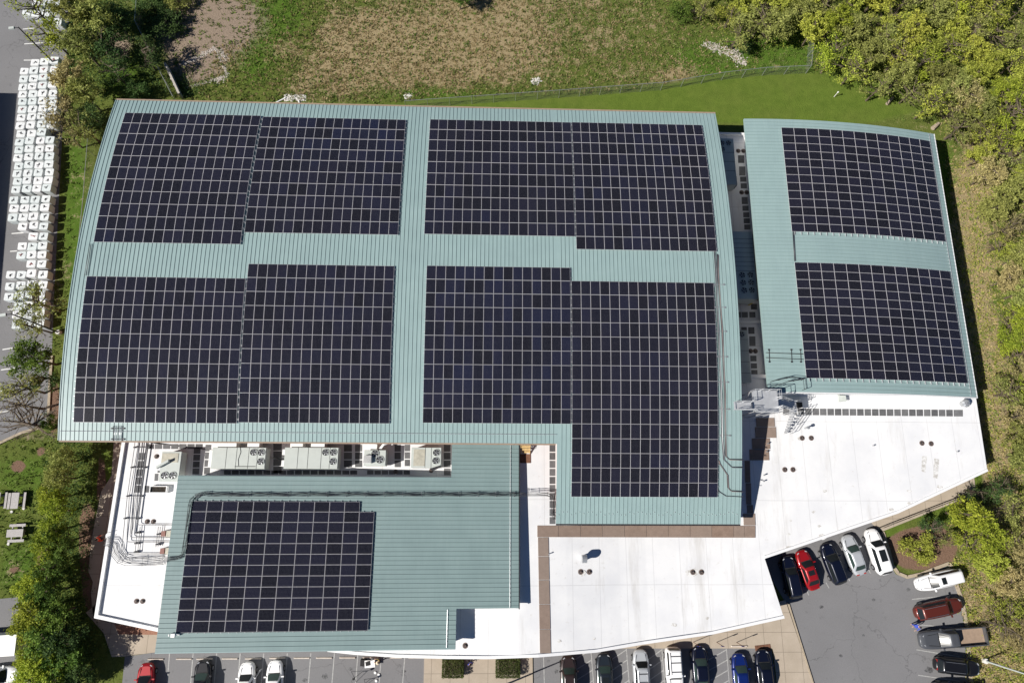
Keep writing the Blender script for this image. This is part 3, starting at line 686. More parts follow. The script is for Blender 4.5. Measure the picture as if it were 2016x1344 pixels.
for kind, nc, nr, a0, b0, lab in ARR:
    pw, ph = (PWm + GW, PHm + GH) if kind == 'm' else (PHm + GH, PWm + GW)
    cells = [(i, j) for j in range(nr) for i in range(nc) if not (kind == 's' and j == 0 and i == 11)]
    mats = [(ptm(kind, a0 + (i + .5) * pw, b0 - (j + .5) * ph), i, j) for i, j in cells]
    root0 = ptm(kind, a0 + nc * pw / 2, b0 - nr * ph / 2).to_translation(); root0.z -= DZ
    ar = empty('solar_array', root0, 0, lab, 'solar array', 'solar arrays on the green metal roofs')
    rinv = Matrix.Translation(-root0)
    cen = Vector((0, 0, CAMZ))
    mats.sort(key=lambda q: (q[0].to_translation() - cen).length)
    for X, i, j in mats[:100]: link('solar_panel', PANEL, ar, rinv @ X)
    if len(mats) > 100:
        mb = MB()
        for X, i, j in mats[100:]: panel_geo(mb, rinv @ X)
        o = mb.build('solar_panels', [M['cell'], M['frame']], ar); o['kind'] = 'stuff'
    # racking rails under the panels, poking out at both ends
    mb = MB()
    if kind == 'm':
        for j in range(nr):
            for q in (.25, .75):
                b = b0 - (j + q) * ph; T1 = rinv @ ptm('m', a0 - .12, b); T2 = rinv @ ptm('m', a0 + nc * pw + .16, b)
                mb.box(0, nc * pw + .28, -.02, .02, -.13, -.025, 0, T1)
    elif kind == 'e':
        for i in range(nc):
            for q in (.25, .75):
                T1 = rinv @ ptm('e', a0 + (i + q) * pw, b0 + .05); mb.box(0, nr * ph + .4, -.02, .02, -.13, -.025, 0, T1)
    else:
        for i in range(nc):
            for q in (.25, .75):
                T1 = rinv @ ptm('s', a0 + (i + q) * pw, b0 + .1 - (ph if i == 11 else 0)); mb.box(0, nr * ph + .2 - (ph if i == 11 else 0), -.02, .02, -.13, -.025, 0, T1)
    mb.build('racking', M['alu'], ar)

# ---------------------------------------------------------------- things on the roofs
def fan(par, x, y, z, r, mat='unit'):
    mb = MB(); k = 24
    ring = lambda rr, zz: [(x + cos(2 * pi * i / k) * rr, y + sin(2 * pi * i / k) * rr, zz) for i in range(k)]
    mb.grid([ring(r * 1.12, z), ring(r * 1.12, z + .07), ring(r, z + .07), ring(r, z + .012)], 0, True)
    mb.face(ring(r, z + .012), 1)
    for b in range(5):
        a0 = b * 2 * pi / 5 + x
        pts = [(x + cos(a0 + t) * r * q, y + sin(a0 + t) * r * q, z + .02 + .03 * t) for q, t in ((.12, 0), (.92, 0), (.92, .42), (.6, .62), (.12, .6))]
        mb.face(pts, 2)
    mb.cyl(x, y, z + .02, z + .065, r * .2, 10, 0)
    for b in range(4):
        a0 = b * pi / 4; mb.tube([(x - cos(a0) * r, y - sin(a0) * r, z + .075), (x + cos(a0) * r, y + sin(a0) * r, z + .075)], .008, 4, 1)
    mb.build('fan', [M[mat], M['dark'], M['steel']], par)
def unit(px0, py0, px1, py1, zr, h, label, fans=(), fr=.37, panels=(), mat='unit', curb=.3, extra=None):
    zt = zr + h; a = P(px0, (py0 + py1) / 2, zt); b = P(px1, (py0 + py1) / 2, zt); xm = (px0 + px1) / 2
    c = P(xm, py0, zt); d = P(xm, py1, zt)
    cx, cy = (a.x + b.x) / 2, (c.y + d.y) / 2; hx, hy = (b.x - a.x) / 2, (c.y - d.y) / 2
    t = empty('rooftop_unit', (cx, cy, zr), 0, label, 'air handler', 'air handling units on the flat roofs')
    loc = lambda px, py, z=zt: P(px, py, z) - Vector((cx, cy, zr))
    mb = MB(); mb.box(-hx, hx, -hy, hy, curb, h, 0)
    for q in panels:      # panel joints across the top, proud strips
        x = loc(q, (py0 + py1) / 2).x; mb.box(x - .02, x + .02, -hy - .01, hy + .01, curb + .1, h + .012, 1)
    mb.box(-hx - .03, hx + .03, -hy - .03, hy + .03, h - .1, h - .04, 0)
    mb.build('cabinet', [M[mat], M['dark']], t)
    mb = MB(); mb.box(-hx + .12, hx - .12, -hy + .12, hy - .12, 0, curb, 0); mb.build('curb', M['rust' if mat == 'unit' else 'unit'], t)
    for fx, fy in fans:
        p = loc(fx, fy); fan(t, p.x, p.y, h, fr, mat)
    return t, loc, (hx, hy)
t, loc, hh = unit(417, 881, 522, 922, ZA, 1.9, 'long grey air handler with three fans, nearest the conduits, west of its twin', [(499.2, 890), (514, 890), (513, 908)], .36, (445, 465, 489, 506))
p = loc(419, 902); mb = MB(); mb.box(-hh[0] - .5, -hh[0], -.9, .9, .5, 1.5); mb.build('intake_hood', M['white'], t)
mb = MB(); mb.box(-hh[0] + .4, -hh[0] + 2.4, hh[1], hh[1] + .9, .4, 1.6); mb.box(-hh[0] + 3.6, -hh[0] + 4.9, hh[1], hh[1] + .9, .4, 1.6); mb.build('duct', M['white'], t)
mb = MB(); a = loc(462, 918); b = loc(502, 918); mb.tube([(a.x, a.y, 1.95), (b.x, b.y, 1.95)], .03); a = loc(472, 875); mb.tube([(a.x, a.y, 1.93), (a.x + .2, a.y - .8, 1.93), (a.x, a.y - 1.6, 1.93), (a.x + .1, a.y - 2.3, 1.93)], .02); mb.build('pipe', M['dark'], t)
t, loc, hh = unit(560, 881, 665, 922, ZA, 1.9, 'long grey air handler with three fans, in the middle of the well', [(641, 890), (656, 890), (655, 908)], .36, (586, 606, 632, 649))
mb = MB(); mb.box(-hh[0] - .35, -hh[0], -.9, -.25, .5, 1.7); mb.box(-hh[0] - .35, -hh[0], .35, .95, .5, 1.7); mb.build('intake_hood', M['white'], t)
mb = MB(); mb.box(-hh[0] + .6, -hh[0] + 1.8, hh[1], hh[1] + .9, .4, 1.6); mb.box(-hh[0] + 2.7, -hh[0] + 4.2, hh[1], hh[1] + .9, .4, 1.6); mb.build('duct', M['white'], t)
t, loc, hh = unit(717, 886, 759, 916, ZA, 1.7, 'small white unit with two fans and a louvred box on top', [(738.5, 892.5), (747.8, 904.5)], .40, (), 'unit')
p = loc(724.5, 904); mb = MB(); mb.box(p.x - .42, p.x + .42, p.y - .42, p.y + .42, 1.7, 2.15, 0)
for i in range(7): q = p.x - .36 + i * .12; mb.box(q - .02, q + .02, p.y - .4, p.y + .4, 2.15, 2.165, 1)
mb.build('louvre_box', [M['white'], M['dark']], t)
mb = MB(); mb.box(-.6, .1, hh[1], hh[1] + .7, .3, 1.3); mb.tube([(.4, hh[1] + .1, 1.2), (.9, hh[1] + .7, 1.5), (1.7, hh[1] + 1.0, 1.5)], .16, 10); mb.build('duct', M['white'], t)
t, loc, hh = unit(810, 881, 868, 920, ZA, 1.8, 'cream unit with two fans and a brown stained tray, east end of the well', [(859, 890.5), (857.5, 906.5)], .36, (837, 849))
a = loc(815, 884); b = loc(836, 917); mb = MB(); mb.box(a.x, b.x, b.y, a.y, 1.8, 1.84, 0); mb.build('stained_tray', M['unit_old'], t)
mb = MB(); a = loc(846, 922); mb.prism([(a.x, a.y), (a.x + 1.1, a.y + .35), (a.x + 1.3, a.y + .2), (a.x + .3, a.y - .3)], 1.85, 1.9); mb.build('flap', M['dark'], t)
t, loc, hh = unit(316, 889, 354, 947, ZA, 1.7, 'square grey unit with two fans and a stained top, nearest the west parapet', [(324, 935.5), (340, 935.5)], .38, ())
a = loc(320, 891.5); b = loc(350, 910); mb = MB(); mb.box(a.x, b.x, b.y, a.y, 1.7, 1.74, 0); mb.build('stained_tray', M['unit_old'], t)
mb = MB(); a = loc(311, 922); mb.box(a.x - .2, a.x + .5, a.y - .2, a.y + .2, .9, 1.3); mb.build('intake_hood', M['alu'], t)
mb = MB(); q = loc(333, 912); mb.prism([(q.x - 1.1, q.y - .3), (q.x + .1, q.y + .45), (q.x + .1, q.y + .15), (q.x - 1.1, q.y - .55)], 1.7, 2.2); mb.build('baffle', M['unit'], t)
t, loc, hh = unit(1407, 273, 1447, 363, ZB, 2.0, 'shaded unit with fans at its north end, in the gap between the roofs', [(1421, 282), (1434, 282), (1422, 294)], .33, ())
mb = MB()
for q in (300, 318, 336): y = loc(1425, q).y; mb.box(-hh[0], hh[0], y - .02, y + .02, 1.2, 2.012)
mb.box(hh[0], hh[0] + .25, -hh[1] + .2, -hh[1] + 1.4, .4, 1.5); mb.build('panel_joint', M['dark'], t)
t, loc, hh = unit(1440, 456, 1486, 588, ZB, 2.6, 'largest unit in the gap between the roofs, six fans at its south end', [(1461, 541.5), (1477, 541), (1463, 556.5), (1478.5, 556), (1465, 571.5), (1480, 571)], .36, ())
mb = MB()
for q in range(470, 536, 9): y = loc(1460, q).y; mb.box(-hh[0], hh[0], y - .02, y + .02, 1.2, 2.612)
mb.build('panel_joint', M['dark'], t)
mb = MB(); mb.box(hh[0] + .02, hh[0] + .14, -hh[1] - .1, hh[1] - .2, 2.2, 2.5); mb.build('trim', M['tan'], t)
a = P(1474, 598, ZB); mb = MB(); mb.box(-.12, .12, -.2, .2, 0, .9); mb.cyl(0, 0, .9, 1.1, .1, 8); tag(mb.build('gas_valve', M['yellow'], None, loc=(a.x, a.y, ZB)), 'small yellow gas valve post at the south end of the largest shaded unit', 'valve')
t, loc, hh = unit(1450, 650, 1475, 752, ZB, 1.0, 'long low unit with a single fan, south part of the gap between roofs', [(1460, 658)], .34, ())
mb = MB()
for q in (668, 690, 712, 734): y = loc(1462, q).y; mb.box(-hh[0], hh[0], y - .02, y + .02, .6, 1.012)
mb.build('panel_joint', M['dark'], t)

def at(mb, name, mats, p, label, cat, group=None, rz=0):
    o = mb.build(name, mats, None, loc=tuple(p), rz=rz); return tag(o, label, cat, group)
# grated hatch
a, b, c = P(294, 963, ZA + .5), P(328, 963, ZA + .5), P(311, 956, ZA + .5); d = P(311, 970, ZA + .5)
hx, hy = (b.x - a.x) / 2, (c.y - d.y) / 2
t = empty('roof_hatch', ((a.x + b.x) / 2, (c.y + d.y) / 2, ZA), 0, 'white framed hatch with an amber brown grating on the white roof', 'hatch')
mb = MB()
for q in ((-hx, hx, -hy, -hy + .08), (-hx, hx, hy - .08, hy), (-hx, -hx + .08, -hy + .08, hy - .08), (hx - .08, hx, -hy + .08, hy - .08)): mb.box(*q, 0, .5)
mb.build('frame', M['cap'], t)
mb = MB(); mb.box(-hx + .08, hx - .08, -hy + .08, hy - .08, .1, .3, 0)
for i in range(12): x = -hx + .15 + i * (2 * hx - .3) / 11; mb.box(x - .02, x + .02, -hy + .1, hy - .1, .3, .36, 1)
mb.build('grating', [plain('amber_grating', (.16, .09, .02), .6, var=.4, scale=9), M['dark']], t)
# electrical cabinets
for px, py, lb in ((322, 1050, 'brown and grey switch box beside the lower green roof, the northern one of two'), (320, 1084, 'brown and grey switch box beside the lower green roof, the southern one of two')):
    p = P(px, py, ZA + .7); t = empty('switch_box', (p.x, p.y, ZA), 0, lb, 'switch box', 'switch boxes on the white roof')
    mb = MB(); mb.box(-.22, .22, -.28, .28, .2, .8); mb.build('cabinet', plain('brown_box', (.22, .10, .08), .6), t)
    mb = MB(); mb.box(.3, .75, -.33, .33, .2, .75); mb.build('cabinet', M['unit_old'], t)
    mb = MB(); mb.box(-.2, -.12, -.3, .3, 0, .2); mb.box(.6, .68, -.3, .3, 0, .2); mb.tube([(.1, .33, .7), (.4, .45, .7), (.8, .4, .6)], .03); mb.build('bracket', M['steel'], t)
p = P(341, 1249, 11); p = P(341, 1250, zsouth(P(341, 1250, 8).x, P(341, 1250, 8).y) + .2)
mb = MB(); mb.box(-.2, .2, -.18, .18, -.1, .15); mb.box(-.5, -.42, -.1, .1, -.2, 0); mb.tube([(.2, .1, 0), (.6, .05, -.05)], .06); at(mb, 'junction_box', M['white'], p, 'small white junction box at the foot of the stepped solar array', 'junction box')
# hooded vents
p = PZ(1148, 1098); t = empty('hood_vent', p, 0, 'grey hooded vent with round cowl alone on the white roof', 'vent')
mb = MB(); mb.box(-.22, .22, -.25, .25, 0, .9); mb.build('duct', M['steel'], t)
mb = MB(); mb.tube([(-.26, 0, 1.05), (.26, 0, 1.05)], .42, 18); mb.build('hood', M['steel'], t)
p = P(1584, 843, ZB); mb = MB(); mb.cyl(0, 0, 0, .9, .09, 10); mb.cyl(0, 0, .9, 1.05, .18, 12); at(mb, 'vent_pipe', M['steel'], p, 'thin steel vent pipe standing north of a pair of roof drains', 'vent')
p = P(1893, 795, ZB); t = empty('turbine_vent', p, 0, 'silver round ventilator under the south east corner of the east roof', 'vent')
mb = MB(); mb.cyl(0, 0, 0, .5, .3, 14); mb.build('neck', M['steel'], t)
mb = MB(); k = 20
mb.grid([[(cos(2 * pi * i / k) * r * (1 if i % 2 else .9), sin(2 * pi * i / k) * r * (1 if i % 2 else .9), z) for i in range(k)] for r, z in ((.3, .5), (.48, .65), (.5, .8), (.36, .98), (.05, 1.05))], 0, True); mb.build('turbine', M['steel'], t)
p = P(1652, 786, ZB); mb = MB(); mb.box(-.3, .25, -.3, .3, 0, .7); mb.prism([(-.5, -.35), (.4, -.35), (.4, .35), (-.5, .35)], .7, .85); at(mb, 'duct_cap', M['unit'], p, 'grey square vent cap close to the south eaves of the east roof', 'vent')

# ---- conduit runs
def onz(zf, pts, h=.1):
    out = []
    for a, b in pts:
        z = 8
        for i in range(12): p = P(a, b, z); z = zf(p.x, p.y) + h
        out.append(P(a, b, z))
    return out
def run(name, paths, mats, label, cat='conduit', group='conduit runs over the roofs', sup=None, supm='pipe'):
    org = Vector(paths[0][0][0]); t = empty(name, org, 0, label, cat, group)
    for pts, r, mt in paths:
        mb = MB(); mb.tube([Vector(p) - org for p in pts], r, 6); mb.build('pipe', M[mt], t, True)
    if sup:
        for a, b, h in sup:
            a = Vector(a) - org; b = Vector(b) - org; mb = MB(); mb.tube([a, b], .035, 5)
            mb.box(a.x - .1, a.x + .1, a.y - .08, a.y + .08, a.z - h, a.z + .02); mb.box(b.x - .1, b.x + .1, b.y - .08, b.y + .08, b.z - h, b.z + .02); mb.build('support', M[supm], t)
    return t
zr = lambda off: (lambda x, y: ZA + off)
Q = lambda pts, z: [P(a, b, z) for a, b in pts]
zc = ZA + .3
paths = []
for i, pts in enumerate([[(266, 866), (264.8, 879.6), (250.7, 975.7), (239.4, 1083), (240, 1087), (243, 1089.5), (345, 1089.5)],
            [(272.5, 866), (271.4, 879.6), (254.5, 975.7), (249.8, 1062), (250.5, 1065), (254, 1066), (345, 1066)],
            [(276, 866), (275, 879.6), (263, 975.7), (256, 1052), (257, 1056), (261, 1057.5), (345, 1057.5)],
            [(280, 866), (279, 879.6), (266.5, 975.7), (258.5, 1050)],
            [(284, 866), (282.8, 879.6), (269.6, 975.7), (261.5, 1040), (258.8, 1050)],
            [(291.5, 866), (290.5, 879.6), (276.5, 975.7), (269.5, 1028), (270.5, 1031), (274, 1032.5), (345, 1032.5)],
            [(290, 866), (289, 879.6), (275, 975.7), (268.5, 1022)]]):
    paths.append((Q(pts, zc), .035, 'pipe'))
sup = [(P(a, y, zc - .05), P(b, y, zc - .05), .25) for a, b, y in ((264, 292, 880), (258.5, 285, 919.5), (250, 277.5, 976), (244.5, 271.5, 1020))]
run('conduit_rack', paths, None, 'bundle of thin parallel conduits running south along the west white roof', sup=sup)
paths = [(Q([(271, 1036), (266, 1087)], zc), .03, 'pipe'), (Q([(276, 1036), (271, 1087)], zc), .03, 'pipe')]
run('conduit_rack', paths, None, 'short pair of parallel conduits near the drains on the west white roof', sup=[(P(268, 1048, zc), P(273, 1048, zc), .3), (P(266, 1069, zc), P(271, 1069, zc), .3), (P(265, 1086, zc), P(270, 1086, zc), .3)], supm='dark')
paths = [(Q([(312, 1036), (307, 1076)], zc), .025, 'pipe'), (Q([(316, 1036), (311, 1076)], zc), .025, 'pipe')]
run('conduit_rack', paths, None, 'short pair of conduits beside the two brown switch boxes', sup=[(P(310, 1051, zc), P(314, 1051, zc), .3), (P(308, 1071, zc), P(312, 1071, zc), .3)], supm='dark')
# black cable bundle: lower roof tray, down its west side, over the white roof to the parapet
def bundle(label, base, n_, spread, r, mt='cable', step=2.0, wav=.05, name='cable_tray', rungs=True):
    base = [Vector(p) for p in base]; dens = []
    for a, b in zip(base[:-1], base[1:]):
        k = max(1, int((b - a).length / .5)); dens += [a.lerp(b, i / k) for i in range(k)]
    dens.append(base[-1]); org = base[0].copy(); t = empty(name, org, 0, label, 'cable tray', 'black cable trays on the lower roofs')
    side = []
    for i in range(len(dens)):
        d = dens[min(i + 1, len(dens) - 1)] - dens[max(i - 1, 0)]; side.append(Vector((-d.y, d.x, 0)).normalized())
    for q in range(n_):
        o = (q / (n_ - 1) - .5) * spread; ph = random.random() * 6
        pts = [p + s * (o + wav * sin(i * .7 + ph)) + Vector((0, 0, .05 + .03 * (q % 2))) - org for i, (p, s) in enumerate(zip(dens, side))]
        mb = MB(); mb.tube(pts, r, 5); mb.build('cable', M[mt], t, True)
    if rungs:
        for sgn in (-1, 1):
            mb = MB(); mb.tube([p + s * (spread / 2 + .05) * sgn - org for p, s in zip(dens, side)], .02, 4); mb.build('tray_side', M['pipe'], t)
        for i in range(2, len(dens) - 1, 4):
            mb = MB(); s = side[i] * (spread / 2 + .12); p = dens[i] - org; mb.tube([p - s, p + s], .025, 4); mb.tube([p - s, p - s - Vector((0, 0, .22))], .02, 4); mb.tube([p + s, p + s - Vector((0, 0, .22))], .02, 4); mb.build('rung', M['steel'], t)
    return t
random.seed(5)
zs_ = lambda x, y: zsouth(x, y) - DZ
top = onz(zs_, [(384, 976), (400, 971), (420, 973), (700, 972.5), (1021, 972.5)], .25)
bundle('long black cable tray crossing the lower green roof from west to east', top, 5, .28, .022)
br = [top[-1] + Vector((.1, 0, 0)), P(1050, 972.5, 5.8), P(1078, 972.5, 5.4), P(1086, 976, 5.0), P(1088, 990, 4.8), P(1088.5, 1010, 4.75), P(1091, 1022, 4.75)]
bundle('short black cable tray bridging from the lower green roof to the grey pads', br, 4, .24, .022, step=1)
lf = onz(zs_, [(384, 978), (377, 984), (374, 995), (362, 1085), (358, 1094), (345, 1099), (326, 1100)], .25)
bundle('black cable tray turning down beside the west edge of the stepped solar array', lf, 4, .24, .026)
lo = [lf[-1] + Vector((-.05, 0, -.1)), P(320, 1102, ZA + .6), P(300, 1104, ZA + .4), P(250, 1104.5, ZA + .35), P(236, 1100, ZA + .35), P(226, 1088, ZA + .4), P(222, 1074, ZA + .45), P(216, 1067, ZA + .5), P(206, 1066, ZA + .45)]
bundle('wide cable bundle sweeping across the white roof to the west parapet', lo, 7, .75, .022, 'pipe', wav=.05)
zm_ = lambda x, y: zmain(y) - DZ
E1 = [(1411.8, 500), (1411.8, 530), (1420.5, 652), (1425.8, 775), (1427.5, 897), (1434.5, 903.5), (1463, 904)]
E2 = [(1404, 470), (1408, 530), (1413.5, 652), (1418.8, 775), (1420.5, 862), (1424, 904), (1439.8, 919), (1463, 919)]
paths = [(onz(zm_, E1), .035, 'pipe'), (onz(zm_, [(a + 2.2, b + 1.5) for a, b in E1]), .03, 'pink'), (onz(zm_, E2), .035, 'pipe'), (onz(zm_, [(a + 2.2, b + 1.5) for a, b in E2]), .03, 'steel')]
sup = []
for y in (560, 605, 652, 702, 752, 805, 857): q = onz(zm_, [(1405 + (y - 530) * .045, y), (1424 + (y - 530) * .04, y)], .07); sup.append((q[0], q[1], .1))
run('conduit_run', paths, None, 'grey and red conduits along the east edge of the big curved roof', sup=sup, supm='steel')
E3 = [(1414, 905), (1415.3, 911), (1431, 934), (1432, 958.5), (1438, 965.5), (1463, 966.5)]; E4 = [(1412, 960), (1415, 967), (1429, 976), (1463, 977.7)]
run('conduit_run', [(onz(zm_, E3), .035, 'pipe'), (onz(zm_, [(a + 2, b + 1.6) for a, b in E3]), .03, 'pink'), (onz(zm_, E4), .035, 'pipe')], None, 'short kinked conduits at the south east corner of the big curved roof')
ze_ = lambda x, y: zeast(x) - DZ
run('conduit_run', [(onz(ze_, [(1560.5, 456), (1564, 514)]), .03, 'pipe'), (onz(ze_, [(1562.5, 456), (1566, 514)]), .03, 'pipe')], None, 'short conduit joining the two solar arrays of the east roof')
run('conduit_run', [(onz(ze_, [(1508, 694), (1582, 697)]), .035, 'cable'), (onz(ze_, [(1508, 704), (1582, 707)]), .035, 'cable')], None, 'pair of dark conduits crossing the east roof to the southern array',
    sup=[(onz(ze_, [(x, 688), (x + 1, 712)], .05)[0], onz(ze_, [(x, 688), (x + 1, 712)], .05)[1], .05) for x in (1514, 1558, 1576)], supm='dark')
run('conduit_run', [(onz(zm_, [(176, 480), (172, 510), (166, 542)]), .03, 'pipe'), (onz(zm_, [(179, 480), (175, 510), (170, 542)]), .03, 'pipe')], None, 'short conduit joining the two westernmost solar arrays')
paths = [(onz(zm_, [(223 + 3.2 * i, 838), (222.5 + 3.2 * i, 868)], .12), .035, 'alu' if i % 3 else 'pipe') for i in range(6)]
run('conduit_run', paths, None, 'bundle of six short silver conduits at the south west eaves of the big roof', sup=[(onz(zm_, [(220, 843)], .08)[0], onz(zm_, [(243, 843)], .08)[0], .08), (onz(zm_, [(220, 864)], .08)[0], onz(zm_, [(243, 864)], .08)[0], .08)])

# ---- crossover platform between the roofs
zp = 8.9
o = P(1500, 795, 0); o.z = ZB
t = empty('access_platform', o, 0, 'aluminium access platform with railings and stairs bridging the gap between the two curved roofs', 'platform')
def deck(px0, py0, px1, py1, z, name='deck'):
    a, b = P(px0, py0, z), P(px1, py1, z); mb = MB(); mb.box(a.x - o.x, b.x - o.x, b.y - o.y, a.y - o.y, z - .08 - o.z, z - o.z); mb.build(name, M['alu'], t); return a.x - o.x, b.x - o.x, b.y - o.y, a.y - o.y, z - o.z
def railing(pts, closed=False, h=1.05, r=.03, mat='alu', par=None):
    mb = MB(); pts = [Vector(p) for p in pts]
    for q in (h, h * .55): mb.tube([p + Vector((0, 0, q)) for p in pts], r, 6)
    for a, b in zip(pts[:-1], pts[1:]):
        k = max(1, int((b - a).length / .9))
        for i in range(k + 1): p = a.lerp(b, i / k); mb.tube([p, p + Vector((0, 0, h))], r, 5)
    mb.build('railing', M[mat], par or t)
d1 = deck(1445, 791, 1480, 807, 9.5); d2 = deck(1480, 768, 1534, 812, 9.0)
x0, x1, y0, y1, z = d1; railing([(x1, y0, z), (x0, y0, z)]); railing([(x1, y1, z), (x0, y1, z)]); railing([(x0, y0, z - .3), (x0, y1, z - .3)], h=.5)
X0, X1, Y0, Y1, Z = d2; railing([(X0, y1 + .1, Z), (X0, Y1, Z), (X1, Y1, Z), (X1, Y1 - 1, Z)]); railing([(X0, y0, Z), (X0, Y0, Z), (X1, Y0, Z), (X1, Y0 + .6, Z)])
for x in (X0 + .1, (X0 + X1) / 2, X1 - .1):
    for y in (Y0 + .1, Y1 - .1):
        mb = MB(); mb.tube([(x, y, 0), (x, y, Z)], .045, 6); mb.build('leg', M['alu'], t)
mb = MB()
for a, b in (((X0, Y0, .2), (X1, Y0, Z - .3)), ((X1, Y1, .2), (X0, Y1, Z - .3)), ((X0, Y0, .3), (X0, Y1, Z - .3))): mb.tube([a, b], .03, 5)
mb.build('brace', M['alu'], t)
mb = MB(); ns = 11          # stair flight down to the white roof, heading east
for i in range(ns):
    x = X1 + .05 + i * .24; zz = Z - (i + 1) * Z / (ns + 1) * .55; mb.box(x, x + .22, Y0 + .7, Y0 + 1.7, zz - .04, zz)
mb.build('stair', M['alu'], t)
xe = X1 + ns * .24; zz = Z - Z * .55
railing([(X1, Y0 + .68, Z), (xe, Y0 + .68, zz)]); railing([(X1, Y0 + 1.72, Z), (xe, Y0 + 1.72, zz)])
mb = MB(); mb.box(xe, xe + .8, Y0 + .4, Y0 + 2.0, zz - .1, zz); mb.build('deck', M['alu'], t)
for x in (xe + .1, xe + .7):
    for y in (Y0 + .5, Y0 + 1.9): mb = MB(); mb.tube([(x, y, 0), (x, y, zz)], .04, 6); mb.build('leg', M['alu'], t)
mb = MB()
for i in range(8): mb.box(xe + .1, xe + .7, Y0 + .35 - i * .26, Y0 + .15 - i * .26, zz - (i + 1) * zz / 9 - .03, zz - (i + 1) * zz / 9)
mb.build('stair', M['alu'], t)
railing([(xe + .05, Y0 + .4, zz), (xe + .05, Y0 - 1.8, .1)]); railing([(xe + .78, Y0 + .4, zz), (xe + .78, Y0 - 1.8, .1)])
g0 = onz(ze_, [(1516, 764), (1545, 753), (1577, 748)], .02); org = g0[0]
t2 = empty('guard_rail', org, 0, 'dark green guard rail on the south west corner of the east roof', 'railing')
railing([p - org for p in g0], mat='dark', par=t2); g1 = onz(ze_, [(1516, 752), (1548, 745), (1577, 748), (1579, 768)], .02); railing([p - org for p in g1], mat='dark', par=t2)
p = P(1567, 798, ZB); mb = MB(); mb.box(-.45, .45, -.3, .3, 0, .7); mb.box(-.4, .4, -.25, .25, .7, .74, 1); at(mb, 'roof_box', [M['dark'], M['black']], p, 'small black box on the white roof beside the access platform', 'box')
# wooden steps under the eaves
p = P(1034, 890, ZM); t = empty('wooden_steps', p, 0, 'yellow timber steps with a brown landing under the south eaves', 'steps')
for i in range(6):
    mb = MB(); zz = .25 + i * .22; mb.box(-.6 + (5 - i) * .05, .55, -.1 + i * .27, .14 + i * .27, zz, zz + .05); mb.build('step', M['wood'], t)
for sx_ in (-.55, .5):
    mb = MB(); mb.grid([[(sx_, -.2, 0), (sx_, 1.6, 1.2)], [(sx_, -.2, .2), (sx_, 1.6, 1.55)], [(sx_ + .05, -.2, .2), (sx_ + .05, 1.6, 1.55)], [(sx_ + .05, -.2, 0), (sx_ + .05, 1.6, 1.2)]], 0, False); mb.build('stringer', M['wood'], t)
mb = MB(); mb.box(-.7, .6, -1.2, -.2, 0, .12); mb.build('landing', M['rust'], t)
mb = MB(); mb.tube([(.6, 1.6, 2.4), (.6, .6, 1.6), (1.1, .3, 1.5), (1.4, 1.2, 1.5)], .03); mb.tube([(.6, .6, 1.6), (.6, .6, .2)], .03); mb.build('railing', M['dark'], t)

# ---------------------------------------------------------------- cars
def se(hl, hw, cx, z, k=30, nf=3.2, slope=None):
    pts = []
    for i in range(k):
        a = 2 * pi * i / k; c, s = cos(a), sin(a)
        ex = 2 / nf; x = hl * math.copysign(abs(c) ** ex, c); y = hw * math.copysign(abs(s) ** ex, s)
        pts.append((cx + x, y, z + (slope(cx + x) if slope else 0)))
    return pts
PAINT = {}
def paint(c, name):
    if name not in PAINT:
        n = N('paint_' + name); n.p.inputs['Coat Weight'].default_value = .6; n.p.inputs['Coat Roughness'].default_value = .05
        PAINT[name] = n.out(c, .32, .25 if max(c) < .6 else 0, .5)
    return PAINT[name]
COL = {'red': (.30, .008, .012), 'navy': (.004, .006, .018), 'black': (.010, .010, .012), 'silver': (.48, .50, .52), 'white': (.78, .78, .78), 'maroon': (.11, .022, .014), 'grey': (.085, .09, .10), 'blue': (.005, .018, .13), 'teal': (.018, .024, .032), 'brown': (.035, .022, .02)}
CARN = 0
